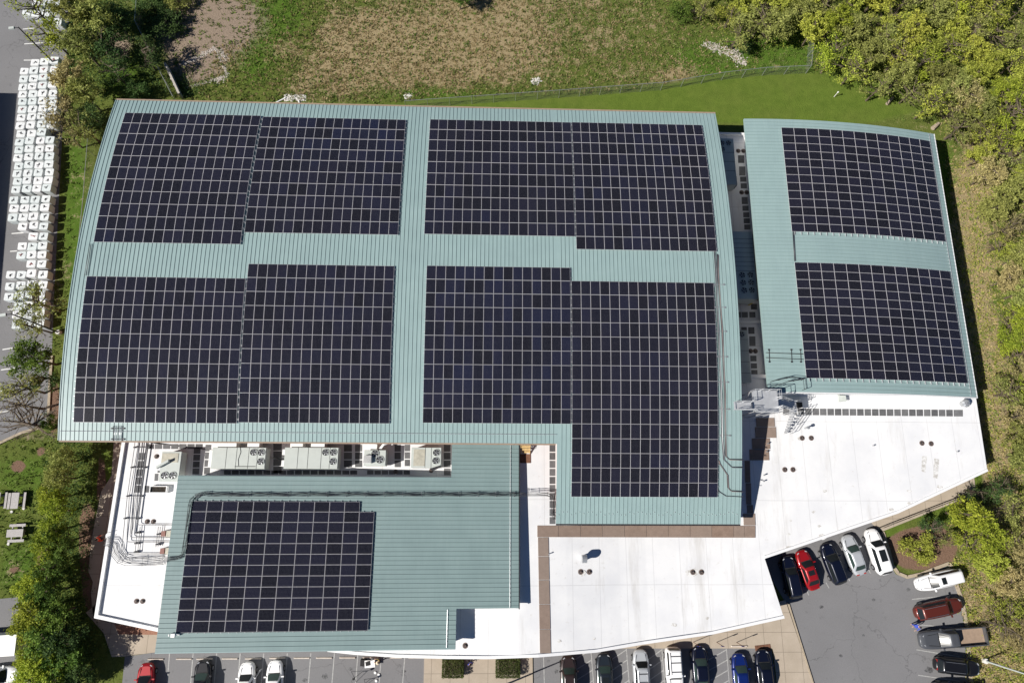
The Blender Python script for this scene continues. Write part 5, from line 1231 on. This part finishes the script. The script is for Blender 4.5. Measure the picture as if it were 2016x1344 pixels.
# ---------------------------------------------------------------- vegetation
def leaf(mb, c, s, rnd):
    a = Vector((rnd.gauss(0, 1), rnd.gauss(0, 1), rnd.gauss(0, .55))).normalized(); b = a.cross(Vector((rnd.gauss(0, 1), rnd.gauss(0, 1), rnd.gauss(0, 1)))).normalized()
    n = len(mb.v); q = rnd.uniform(.5, .9)
    mb.v += [tuple(c - a * s), tuple(c - b * s * q * .6 + a * s * .1), tuple(c + a * s), tuple(c + b * s * q * .6)]
    mb.f.append((n, n + 1, n + 2, n + 3)); mb.m.append(0)
def tree_proto(seed, style, R=2.4, H=7, clumps=46, leaves=85, ls=.13, bare=False, spread=.36, low=.35):
    rnd = random.Random(seed); tk = MB(); cr = MB(); tips = []
    lean = Vector((rnd.uniform(-.4, .4), rnd.uniform(-.4, .4), 0))
    tk.tube([(0, 0, -.1), lean * .4 + Vector((0, 0, H * .3)), lean + Vector((0, 0, H * .62)), lean * 1.3 + Vector((0, 0, H * .86))], [.05 * H ** .6, .036 * H ** .6, .02 * H ** .6, .02], 7)
    for i in range(9 if not bare else 15):
        z0 = H * rnd.uniform(low - .08, .75); a = rnd.uniform(0, 6.28); L = R * rnd.uniform(.65, 1.0) * (1.15 - .4 * z0 / H); o = lean * (z0 / H) + Vector((0, 0, z0))
        e = o + Vector((cos(a) * L, sin(a) * L, rnd.uniform(.1, .28) * H * .6)); m_ = o.lerp(e, .5) + Vector((rnd.uniform(-.2, .2), rnd.uniform(-.2, .2), -.12))
        tk.tube([o, m_, e], [.012 * H, .008 * H, .012], 5); tips += [e, m_.lerp(e, .4)]
        for k in range(3 if not bare else 7):
            s_ = o.lerp(e, rnd.uniform(.3, .9)); a2 = a + rnd.uniform(-1.1, 1.1); q = s_ + Vector((cos(a2), sin(a2), rnd.uniform(.1, .8))) * L * rnd.uniform(.25, .5); tk.tube([s_, q], [.022, .006], 4); tips.append(q)
    cl = []
    for i in range(clumps):
        if i < len(tips) and rnd.random() < .7: c = tips[i].copy()
        else:
            while True:
                v = Vector((rnd.uniform(-1, 1), rnd.uniform(-1, 1), rnd.uniform(-1, 1)))
                if .25 < v.length < 1: break
            c = lean + Vector((v.x * R * .85, v.y * R * .85, H * (low + (1 - low) * .52) + v.z * H * (1 - low) * .42))
        cl.append((c, rnd.uniform(.6, 1.25)))
    for c, w_ in cl:
        s_ = R * spread * .55 * w_
        for k in range(int(leaves * w_)): leaf(cr, c + Vector((rnd.gauss(0, s_), rnd.gauss(0, s_), rnd.gauss(0, s_ * .6))), ls * rnd.uniform(.6, 1.3), rnd)
    return tk.mesh('trunk', M['bark']), (cr.mesh('crown', LEAF[style]) if leaves else None)
PROTO = {}
def protos(style, dens):
    k = (style, dens)
    if k not in PROTO:
        h_ = abs(hash(style)) % 1 ; base = {'lime': 100, 'yellow': 200, 'olive': 300, 'tan': 400, 'green': 500, 'dark': 600, 'bare': 700}[style] + {'dense': 0, 'thin': 10, 'shrub': 20}[dens]
        if style == 'bare': PROTO[k] = [tree_proto(base + i, 'tan', 2.4, 7, 16, 10, .07, True) for i in range(2)]
        elif dens == 'dense': PROTO[k] = [tree_proto(base + i, style, 2.4, 7, 80, 46, .16, False, .19) for i in range(2)]
        elif dens == 'thin': PROTO[k] = [tree_proto(base + i, style, 2.4, 7, 40, 30, .15, True, .25) for i in range(2)]
        else: PROTO[k] = [tree_proto(base + i, style, 2.0, 2.6, 60, 60, .12, False, .24, .12) for i in range(2)]
    return PROTO[k]
TN = [0]
def tree(px, py, style, dens, r, h, label, group='trees and shrubs around the building'):
    zc = h * (.6 if dens != 'shrub' else .5); c = P(px, py, zc); TN[0] += 1
    tk, cr = protos(style, dens)[TN[0] % 2]
    nm = 'shrub' if dens == 'shrub' else 'tree'
    t = empty(nm, (c.x, c.y, 0), random.uniform(0, 6.28), label, nm, group); R0, H0 = (2.0, 2.6) if dens == 'shrub' else (2.4, 7)
    t.scale = (r / R0, r / R0, h / H0)
    link('trunk', tk, t)
    if cr: link('crown', cr, t)
random.seed(33)
# west side
WT = [(70, 592, 'olive', 'thin', 2.3, 7.5, 'thin olive tree over the south end of the bulk bags'),
 (62, 702, 'green', 'dense', 2.4, 7.5, 'bright green bushy tree leaning over the west car park'),
 (62, 640, 'olive', 'thin', 1.8, 6.0, 'small dull olive tree just north of the bright green one'),
 (40, 762, 'olive', 'thin', 2.3, 7.0, 'thin olive tree just south of the bright green one'),
 (85, 740, 'dark', 'thin', 1.8, 5.5, 'dark thin tree close to the west edge of the big roof'),
 (50, 835, 'bare', 'thin', 3.6, 7.5, 'leafless tree by the curved kerb of the west car park'),
 (38, 795, 'bare', 'thin', 2.6, 7.0, 'leafless tree north of the curved kerb'),
 (100, 830, 'green', 'shrub', 1.0, 2.6, 'small green bush under the leafless tree'),
 (82, 25, 'lime', 'thin', 2.6, 8.0, 'thin lime green tree over the northern bag group'),
 (100, 70, 'lime', 'thin', 2.3, 7.0, 'thin lime green tree between the two groups of bags'),
 (145, 25, 'olive', 'dense', 2.6, 8.0, 'dense olive tree at the top edge beside the northern bags'),
 (195, 30, 'olive', 'dense', 2.8, 8.0, 'broad olive tree at the top edge, second east of the bags'),
 (160, 90, 'olive', 'dense', 2.4, 7.0, 'olive tree east of the first lamp post'),
 (205, 95, 'dark', 'thin', 2.6, 7.0, 'dark tree with crossing bare branches north of the big roof'),
 (232, 45, 'dark', 'dense', 2.3, 6.0, 'very dark tree west of the slanting fence, at the top edge'),
 (225, 140, 'dark', 'thin', 2.0, 6.0, 'dark thin tree on the grass north west of the roof corner'),
 (140, 155, 'tan', 'dense', 2.2, 6.5, 'tan brown tree touching the bulk bags near their north end'),
 (165, 185, 'olive', 'dense', 2.2, 6.5, 'olive tree in the grass strip beside the tan tree'),
 (118, 218, 'tan', 'thin', 2.4, 7.5, 'thin tan tree spreading over the bags, sixth to ninth rows'),
 (158, 245, 'olive', 'thin', 2.3, 7.0, 'yellowish brown tree beside the north west roof corner'),
 (185, 235, 'dark', 'dense', 1.9, 6.0, 'dark tree tucked against the north west roof corner'),
 (128, 262, 'tan', 'thin', 1.8, 6.0, 'small tan tree above the tenth row of bags'),
 (330, 45, 'dark', 'shrub', 2.2, 2.4, 'dark tree east of the slanting fence'),
 (300, 12, 'dark', 'shrub', 2.0, 2.2, 'dark tree at the top edge east of the slanting fence'),
 (280, 105, 'dark', 'thin', 2.2, 6.0, 'dark thin tree hanging over the slanting fence'),
 (345, -5, 'olive', 'shrub', 2.0, 2.4, 'thin olive tree at the top edge above the dirt patch'),
 (270, 180, 'dark', 'shrub', 1.6, 3.0, 'dark shrub on the grass near the north west roof corner')]
for q in WT: tree(*q)
NMS = ['north end', 'second', 'third', 'fourth', 'fifth', 'sixth', 'seventh', 'eighth', 'ninth', 'tenth', 'eleventh']
HT = [(122, 905, 'olive', 1.6, 5.5), (118, 940, 'olive', 1.6, 6), (108, 975, 'lime', 1.5, 6), (112, 1005, 'lime', 1.6, 6.5), (103, 1040, 'lime', 1.7, 6.5), (112, 1065, 'green', 1.7, 6.5), (98, 1085, 'lime', 1.6, 6.5), (105, 1120, 'green', 1.9, 6.5), (78, 1135, 'lime', 1.6, 6), (60, 1160, 'lime', 1.8, 6.5), (95, 1165, 'green', 2.0, 7), (70, 1200, 'lime', 2.1, 7), (110, 1205, 'green', 2.0, 7), (55, 1235, 'lime', 1.8, 6.5), (90, 1250, 'green', 2.2, 7), (125, 1260, 'dark', 2.0, 6.5), (85, 1295, 'lime', 2.0, 6.5), (125, 1305, 'green', 2.0, 6), (75, 1330, 'lime', 2.0, 6.5), (110, 1345, 'lime', 2.0, 6), (160, 1325, 'dark', 1.6, 4.5), (60, 1290, 'lime', 1.5, 6)]
for i, (x, y, st, r, h) in enumerate(HT):
    tree(x, y, st, 'dense', r, h * .82, '%s %s tree in the dense row west of the building' % (ORD[i] if i < 20 else ORD[i], {'lime': 'bright lime', 'green': 'mid green', 'olive': 'olive', 'dark': 'dark green'}[st]))
# planted hedges and shrubs near the plaza and the mulch bed
def hedge(px0, py0, px1, py1, h, label):
    a, b = P(px0, (py0 + py1) / 2, h), P(px1, (py0 + py1) / 2, h); c, d = P((px0 + px1) / 2, py0, h), P((px0 + px1) / 2, py1, h); hx, hy = (b.x - a.x) / 2, (c.y - d.y) / 2
    rnd = random.Random(px0); mb = MB()
    for i in range(5200):
        x, y = rnd.uniform(-1, 1), rnd.uniform(-1, 1); z = h * (rnd.random() ** .5)
        if rnd.random() < .35: 
            if rnd.random() < .5: x = math.copysign(1, x) * rnd.uniform(.9, 1.06)
            else: y = math.copysign(1, y) * rnd.uniform(.9, 1.06)
        leaf(mb, Vector((x * hx, y * hy, z * (1 - .12 * max(abs(x), abs(y)) ** 4) + rnd.gauss(0, .05))), rnd.uniform(.04, .09), rnd)
    t = empty('hedge', ((a.x + b.x) / 2, (c.y + d.y) / 2, .13), 0, label, 'hedge', 'clipped hedges on the plaza'); mb.build('foliage', LEAF['green'] if 0 else HEDGE, t)
    mb = MB(); mb.box(-hx * .8, hx * .8, -hy * .8, hy * .8, 0, h * .55, 0, None, .1); mb.build('inner_branches', M['bark'], t)
LK = 1.0
HEDGE = leafmat('leaf_hedge', [(.03, .05, .012), (.06, .08, .02), (.10, .12, .035)])
hedge(871, 1297, 912, 1334, 1.1, 'square clipped hedge west of the person in blue'); hedge(977, 1297, 1023, 1334, 1.1, 'square clipped hedge east of the person in blue')
ST = [(1805, 1082, 'yellow', 'shrub', 1.9, 2.6, 'round yellow shrub in the mulch bed'), (1836, 1042, 'dark', 'thin', 1.5, 3.6, 'dark thin evergreen behind the yellow shrub'), (1866, 1060, 'olive', 'thin', 1.2, 3.0, 'small olive tree east of the yellow shrub'),
      (1900, 1010, 'lime', 'dense', 2.3, 5.5, 'bright lime tree north east of the mulch bed'), (1935, 1045, 'lime', 'dense', 2.3, 5.5, 'bright lime tree with a broad open crown beside its twin'), (1905, 1075, 'lime', 'thin', 1.6, 4.5, 'small lime tree right of the mulch bed'),
      (1965, 960, 'dark', 'thin', 1.7, 4.6, 'dark tree at the east end of the narrow pavement'), (1925, 965, 'dark', 'thin', 1.5, 4.0, 'thin dark tree at the end of the iron railing'), (1992, 1000, 'olive', 'thin', 1.8, 5.0, 'olive tree near the east edge of the view')]
for q in ST: tree(*q)
# the wood along the north and east: every tree stands on its own
rnd = random.Random(77); placed = []
def inpoly(x, y, p):
    r = False; j = len(p) - 1
    for i in range(len(p)):
        if (p[i][1] > y) != (p[j][1] > y) and x < (p[j][0] - p[i][0]) * (y - p[i][1]) / (p[j][1] - p[i][1]) + p[i][0]: r = not r
        j = i
    return r
zones = [ # polygon at crown height, minimum spacing in px, styles, label
 ([(1590, -40), (2060, -40), (2060, 260), (1925, 270), (1860, 235), (1780, 190), (1700, 165), (1640, 120), (1600, 90)], 36, ['olive', 'yellow', 'lime', 'yellow', 'olive'], (2.2, 5.5), 'in the wood north east of the east roof'),
 ([(1370, -40), (1590, -40), (1590, 60), (1500, 80), (1420, 55), (1380, 45)], 38, ['olive', 'green', 'yellow', 'olive'], (2.2, 5.5), 'at the top edge north of the curving fence'),
 ([(1925, 270), (2060, 260), (2060, 560), (1985, 560), (1960, 480), (1945, 380)], 36, ['yellow', 'tan', 'olive', 'yellow'], (2.0, 5.0), 'east of the upper half of the east roof'),
 ([(1985, 560), (2060, 560), (2060, 900), (1995, 900), (1980, 760), (1985, 650)], 36, ['tan', 'yellow', 'lime', 'olive'], (2.0, 4.5), 'east of the lower half of the east roof'),
 ([(1970, 1060), (2060, 1010), (2060, 1300), (2000, 1260), (1965, 1170), (1945, 1110)], 40, ['tan', 'olive', 'yellow'], (1.8, 3.6), 'in the scrub east of the car park')]
cnt = 0
for poly, sp, sts, (r_, h_), lab in zones:
    xs_ = [p[0] for p in poly]; ys_ = [p[1] for p in poly]; k = 0; tries = 0; mine = []
    while tries < 900:
        tries += 1; x, y = rnd.uniform(min(xs_), max(xs_)), rnd.uniform(min(ys_), max(ys_))
        if not inpoly(x, y, poly) or any(hypot(x - a, y - b) < sp for a, b in placed): continue
        placed.append((x, y)); mine.append((x, y))
    mine.sort(key=lambda q: (round(q[1] / 60), q[0]))
    for i, (x, y) in enumerate(mine):
        st = sts[rnd.randrange(len(sts))]; r = r_ * rnd.uniform(.8, 1.2); h = h_ * rnd.uniform(.75, 1.25); dens = 'thin' if rnd.random() < .5 else 'dense'
        word = {'olive': 'olive', 'yellow': 'yellow green', 'lime': 'lime green', 'green': 'green', 'tan': 'brownish'}[st]
        q = '%s %s%s tree %s, counted from its top left' % (ORD[min(i, 30)], 'thin ' if dens == 'thin' else '', word, lab); q = q if len(q.split()) <= 16 else q.replace(', counted from its top left', '')
        random.seed(i * 7 + 1); tree(x, y, st, dens, r, h, q)
for x, y, st, r, h, lb in ((1900, 190, 'tan', 2.4, 5.5, 'greyish brown conifer-like tree close to the log end'), (1930, 215, 'olive', 2.2, 5.5, 'dull olive tree right of the greyish brown tree'), (1880, 215, 'bare', 2.2, 4, 'leafless tangle between the olive trees and the roof corner'), (1990, 215, 'bare', 2.4, 5, 'leafless tree by the east edge of the view'), (1960, 300, 'bare', 2.2, 4.5, 'leafless tree east of the upper array'), (1975, 1230, 'bare', 2.4, 4, 'leafless tree east of the grey pickup'), (1995, 640, 'bare', 2.2, 4, 'leafless tree beside the dry strip'), (1800, 60, 'bare', 2.4, 6, 'leafless tree among the northern yellow trees'), (1500, 40, 'bare', 2.4, 6, 'leafless tree by the bare trunk at the top edge')):
    tree(x, y, st, 'dense' if st != 'bare' else 'thin', r, h, lb)
tree(905, -6, 'green', 'dense', 1.6, 4, 'single green tree cut by the top edge over the dry field')
tree(1340, 20, 'green', 'shrub', 1.6, 2.6, 'low green shrub at the left end of the northern trees'); tree(1470, 95, 'dark', 'shrub', .9, 1.3, 'small dark shrub beside the rubble pile')

# ground cover: tufts of grass and low scrub, one sheet of each kind
def tufts(name, n_, fn, mat, s0, s1, blades, label, hgt=1.0, seed=1):
    rnd = random.Random(seed); mb = MB()
    for i in range(n_):
        q = fn(rnd)
        if q is None: continue
        p = P(q[0], q[1]); s = rnd.uniform(s0, s1) * (q[2] if len(q) > 2 else 1)
        for b in range(blades):
            a = rnd.uniform(0, 6.28); d = Vector((cos(a), sin(a), 0)); w_ = Vector((-d.y, d.x, 0)) * s * rnd.uniform(.12, .3); o = Vector((p.x, p.y, 0)) + d * s * rnd.uniform(0, .4) + w_ * rnd.uniform(-2, 2)
            t_ = o + d * s * rnd.uniform(.3, .9) + Vector((0, 0, s * hgt * rnd.uniform(.5, 1.1)))
            n = len(mb.v); mb.v += [tuple(o - w_), tuple(o + w_), tuple(t_)]; mb.f.append((n, n + 1, n + 2)); mb.m.append(0)
    o = mb.build(name, mat); tag(o, label, 'grass', None, 'stuff')
BLD = [(225, 196), (1410, 216), (1470, 228), (1850, 262), (1945, 925), (1700, 1040), (1400, 1250), (900, 1300), (190, 1225), (225, 870), (108, 868), (150, 400)]
PAVE = [[(-90, -70), (140, -70), (128, 150), (113, 450), (100, 750), (95, 840), (0, 868), (-90, 890)], [(1480, 1060), (1722, 1025), (1750, 1112), (1785, 1138), (1867, 1110), (1890, 1181), (1908, 1344), (1908, 1450), (200, 1450), (246, 1292), (170, 1205), (180, 1050), (230, 868), (1480, 900)], [(1700, 1010), (1915, 925), (1920, 972), (1737, 1045)], [(-90, 1186), (45, 1174), (66, 1450), (-90, 1450)]]
def free(x, y): return not inpoly(x, y, BLD) and not any(inpoly(x, y, p) for p in PAVE)
def wts(x, y):
    w_ = [0] * 5
    for ch, bx, by, rx, ry, am in GB:
        q = ((x - bx) / rx) ** 2 + ((y - by) / ry) ** 2
        if q < 5: w_[ch] += am * math.exp(-q * .9)
    return w_
STRAWT = leafmat('dry_grass', [(.12, .115, .03), (.24, .19, .08), (.38, .30, .17)], .9)
GREENT = leafmat('green_grass', [(.04, .075, .012), (.08, .125, .022), (.14, .18, .04)], .9)
def fdry(r):
    x, y = r.uniform(340, 1500), r.uniform(-10, 205)
    if y > 200 or not free(x, y): return None
    w_ = wts(x, y)
    if w_[2] > .5 or w_[4] > .4 or w_[1] > .8: return None
    return (x, y) if r.random() < .25 + w_[0] else None
def fgr(r):
    x, y = (r.uniform(340, 1900), r.uniform(-10, 240)) if r.random() < .8 else (r.uniform(0, 220), r.uniform(0, 1300))
    if not free(x, y): return None
    w_ = wts(x, y)
    if w_[2] > .5 or w_[4] > .4: return None
    return (x, y) if r.random() < 1.0 - .45 * w_[0] - .5 * w_[1] else None
def fright(r):
    x, y = r.uniform(1850, 2060), r.uniform(230, 1400)
    if not free(x, y) or wts(x, y)[2] > .5 or wts(x, y)[4] > .4: return None
    return (x, y)
tufts('dry_grass', 15000, fdry, STRAWT, .14, .34, 5, 'dry straw coloured grass over the northern field', .8, 1)
tufts('green_grass', 22000, fgr, GREENT, .14, .40, 5, 'rough green grass and weeds on the unmown ground', .8, 2)
tufts('dry_grass', 7000, fright, STRAWT, .14, .34, 5, 'dry grass in the strip east of the building', .8, 3)
tufts('green_grass', 5000, fright, GREENT, .14, .36, 5, 'green weeds in the strip east of the building', .8, 4)
def scrub(name, n_, fn, style, seed, label, s=.10, hh=.7):
    rnd = random.Random(seed); mb = MB()
    for i in range(n_):
        q = fn(rnd)
        if q is None: continue
        p = P(*q); k = rnd.randint(8, 20); w_ = rnd.uniform(.2, .5)
        for j in range(k): leaf(mb, Vector((p.x + rnd.gauss(0, w_), p.y + rnd.gauss(0, w_), abs(rnd.gauss(0, .5)) * hh)), s * rnd.uniform(.6, 1.3), rnd)
    tag(mb.build(name, LEAF[style]), label, 'undergrowth', None, 'stuff')
def fwood(r):
    if r.random() < .6: x, y = r.uniform(1330, 2060), r.uniform(-30, 300)
    else: x, y = r.uniform(1880, 2040), r.uniform(250, 1380)
    if not free(x, y) or wts(x, y)[2] > .35 or wts(x, y)[4] > .3: return None
    if y < 300:
        if x < 1590 and y > 95: return None
        if x < 1860 and y > 110 + (x - 1590) * .42 + 25: return None
    return x, y
def fwest(r):
    x, y = (r.uniform(125, 400), r.uniform(-20, 190)) if r.random() < .6 else (r.uniform(95, 190), r.uniform(840, 1400))
    if not free(x, y) or wts(x, y)[1] > .5: return None
    return x, y
scrub('undergrowth', 2600, fwood, 'yellow', 5, 'low yellow green undergrowth below the eastern wood')
scrub('undergrowth', 1600, fwood, 'tan', 6, 'low brown undergrowth below the eastern wood')
scrub('undergrowth', 1400, fwood, 'lime', 8, 'low lime green undergrowth below the eastern wood')
scrub('undergrowth', 2200, fwest, 'dark', 7, 'low dark undergrowth below the western trees')

# ---------------------------------------------------------------- people
def figure(px, py, h, face, label, top, legs, hat=None, pose='stand', zb=0.013, patt=None):
    """standing person: one skinned body, clothes and hair as its children"""
    b = P(px, py, zb); t = empty('person', b, face, label, 'person')
    k = h / 1.75
    arm = {'stand': ((.30, .02, 1.08), (.33, .12, .86)), 'reach': ((.30, .22, 1.15), (.22, .50, 1.12)), 'work': ((.28, .20, 1.10), (.16, .42, 1.05))}[pose]
    step = .12 if pose == 'stand' else .05
    J = [(0, 0, .95), (0, 0, 1.15), (0, .01, 1.38), (0, .02, 1.50), (0, .03, 1.60), (0, .04, 1.68)]
    V = [Vector(p) for p in J]; E_ = [(0, 1), (1, 2), (2, 3), (3, 4), (4, 5)]; Rr = [(.13, .095), (.12, .09), (.12, .085), (.05, .05), (.085, .10), (.08, .095)]
    def add(pts, rads, root):
        last = root
        for p, r in zip(pts, rads): V.append(Vector(p)); Rr.append((r, r)); E_.append((last, len(V) - 1)); last = len(V) - 1
        return last
    for s in (-1, 1):
        add([(s * .10, 0, .88), (s * .11, s * step * .5, .50), (s * .11, s * step - .03, .09), (s * .11, s * step + .13, .04)], [.085, .058, .042, .035], 0)
        (x1, y1, z1), (x2, y2, z2) = arm
        w_ = add([(s * .19, 0, 1.40), (s * x1, y1, z1), (s * x2, y2, z2), (s * x2, y2 + .05, z2 - .05)], [.052, .04, .028, .03], 2)
        for f in range(4): add([(s * (x2 - .03 + f * .02), y2 + .10, z2 - .08), (s * (x2 - .03 + f * .02), y2 + .13 + .01 * (f in (1, 2)), z2 - .12)], [.010, .008], w_)
        add([(s * (x2 - .045), y2 + .07, z2 - .05)], [.010], w_)
    def skin(V, E_, Rr, mat, nm, sub=1):
        me = bpy.data.meshes.new(nm); me.from_pydata([v * k for v in V], E_, []); ob = bpy.data.objects.new(nm, me); col.objects.link(ob)
        md = ob.modifiers.new('s', 'SKIN'); me.skin_vertices[0].data[0].use_root = True
        for sv, r in zip(me.skin_vertices[0].data, Rr): sv.radius = (r[0] * k, r[1] * k)
        ss = ob.modifiers.new('u', 'SUBSURF'); ss.levels = sub; ss.render_levels = sub
        dg = bpy.context.evaluated_depsgraph_get(); m2 = bpy.data.meshes.new_from_object(ob.evaluated_get(dg)); bpy.data.objects.remove(ob)
        m2.materials.clear(); m2.materials.append(mat); o = link(nm, m2, t); return o
    skin(V, E_, Rr, M['skin'], 'body')
    (x1, y1, z1), (x2, y2, z2) = arm
    TV = [(0, 0, .92), (0, 0, 1.15), (0, .01, 1.38)]; TE = [(0, 1), (1, 2)]; TR = [(.19, .15), (.17, .135), (.205, .15)]
    for s in (-1, 1):
        i = len(TV); TV += [(s * .20, 0, 1.40), (s * x1, y1, z1), (s * (x1 * .4 + x2 * .6), y1 * .4 + y2 * .6, z1 * .4 + z2 * .6)]; TE += [(2, i), (i, i + 1), (i + 1, i + 2)]; TR += [(.068, .068), (.055, .055), (.045, .045)]
    skin([Vector(p) for p in TV], TE, TR, top, 'jacket')
    LV = [(0, 0, .93)]; LE = []; LR = [(.175, .135)]
    for s in (-1, 1):
        i = len(LV); LV += [(s * .10, 0, .86), (s * .11, s * step * .5, .50), (s * .11, s * step - .03, .14)]; LE += [(0, i), (i, i + 1), (i + 1, i + 2)]; LR += [(.10, .10), (.075, .075), (.06, .06)]
    skin([Vector(p) for p in LV], LE, LR, legs, 'trousers')
    mb = MB(); n_ = 14
    if hat:
        mb.grid([[(cos(2 * pi * i / n_) * r * k, (sin(2 * pi * i / n_) * r + .035) * k, z * k) for i in range(n_)] for r, z in ((.19, 1.70), (.115, 1.72), (.105, 1.80), (.03, 1.83))], 0, True); mb.build('hat', hat, t, True)
    else:
        mb.grid([[(cos(2 * pi * i / n_) * r * k, (sin(2 * pi * i / n_) * r * 1.15 + .02) * k, z * k) for i in range(n_)] for r, z in ((.092, 1.62), (.105, 1.70), (.09, 1.78), (.03, 1.81))], 0, True); mb.build('hair', M['hair'], t, True)
    mb = MB()
    for s in (-1, 1): mb.box((s * .035 - .012) * k, (s * .035 + .012) * k, .128 * k, .142 * k, 1.655 * k, 1.675 * k)
    mb.build('eyes', M['dark'], t); mb = MB(); mb.box(-.012 * k, .012 * k, .13 * k, .158 * k, 1.62 * k, 1.655 * k); mb.build('nose', M['skin'], t)
    return t
n = N('yellow_black_shirt'); f = n.noise(5.5, 1, n.coord('Object')); YB = n.out(n.ramp(f, [(.5, (.55, .42, .12)), (.53, (.02, .02, .02))], 'CONSTANT'), .8)
figure(749, 1297, 1.78, radians(80), 'person in a yellow and black patterned shirt and pale hat at a small table', YB, M['denim'], M['straw'], 'work')
figure(927, 1300, 1.75, radians(-160), 'person in a blue jacket walking on the plaza between the two hedges', M['blue'], M['denim'], None, 'stand', .13)
figure(206, 1060, 1.75, radians(-60), 'worker in an orange red vest at the foot of the ladder', M['orange'], M['denim'], None, 'reach', .1)
figure(1795, 1229, 1.7, radians(120), 'person in bright blue clothes standing beside the front of the grey pickup', M['blue'], M['blue'], None, 'reach')
p = P(729, 1306, .75); t = empty('folding_table', (p.x, p.y, .013), .08, 'small folding table with a dark top in front of the person in the yellow shirt', 'table')
mb = MB(); mb.box(-.62, .5, -.38, .38, .70, .74, 0); mb.build('table_top', M['white'], t)
for x in (-.55, .43):
    for y in (-.32, .32): mb = MB(); mb.tube([(x, y, 0), (x, y, .7)], .018, 5); mb.build('leg', M['steel'], t)
mb = MB(); mb.box(-.26, .26, -.2, .2, 0, .02, 0); mb.box(-.26, .26, .2, .22, .0, .32, 1); at(mb, 'laptop', [M['black'], M['dark']], (p.x - .25, p.y + .02, .754), 'open black laptop on the folding table', 'laptop', None, .2)
p = P(716, 1302); mb = MB(); mb.box(-.3, .3, -.35, .35, 0, .45, 0, None, .04); mb.box(-.28, .28, -.33, .33, .45, .5, 0); mb.box(-.1, .1, -.4, -.35, .25, .3, 0); at(mb, 'equipment_case', M['black'], (p.x, p.y, .013), 'black equipment case left of the folding table', 'case')
def tripod(px, py, label, sp=.55, h=1.5):
    p = P(px, py); t = empty('tripod', (p.x, p.y, .013), .5, label, 'tripod', 'tripods in the south car park')
    for i in range(3): a = i * 2.094; mb = MB(); mb.tube([(cos(a) * sp, sin(a) * sp, 0), (0, 0, h * .75)], .022, 5); mb.build('leg', M['dark'], t)
    mb = MB(); mb.tube([(0, 0, h * .6), (0, 0, h)], .02, 6); mb.build('column', M['dark'], t); mb = MB(); mb.box(-.12, .12, -.1, .1, h, h + .18); mb.build('head', M['black'], t)
tripod(702, 1328, 'black tripod left of the folding table', .7); tripod(722, 1340, 'black tripod cut by the bottom edge below the table', .35, 1.2)
for (x, y), w_ in zip(((739, 1323), (746, 1327), (741, 1339)), ('upper white disc beside the cable near the folding table', 'middle white disc, largest of three near the table', 'lower white disc at the bottom edge near the tripods')):
    p = P(x, y); mb = MB(); mb.cyl(0, 0, 0, .12, .17, 14, 0, .12); at(mb, 'marker_disc', M['white'], (p.x, p.y, .013), w_, 'marker disc', 'white marker discs')

# oil and tyre stains on the asphalt
n = N('oil_stain'); f = n.noise(4, 5); M['oil'] = n.out(n.ramp(f, [(.4, (.05, .05, .052)), (.62, (.15, .15, .152))]), .7, 0, .4)
for i, (x, y, r) in enumerate(((1829, 1318, .55), (1617, 1194, .3), (1788, 1160, .3), (640, 1330, .4), (690, 1316, .25), (505, 1325, .2), (795, 1320, .25), (600, 1338, .3), (1700, 1250, .2), (1655, 1290, .25), (1720, 1180, .22), (1095, 1320, .3), (1080, 1300, .2))):
    random.seed(500 + i); p = P(x, y); k = 13; mb = MB()
    mb.face([(p.x + cos(2 * pi * j / k) * r * random.uniform(.55, 1.2), p.y + sin(2 * pi * j / k) * r * random.uniform(.4, .9), .0165) for j in range(k)]); tag(mb.build('oil_stain', M['oil']), kind='structure')
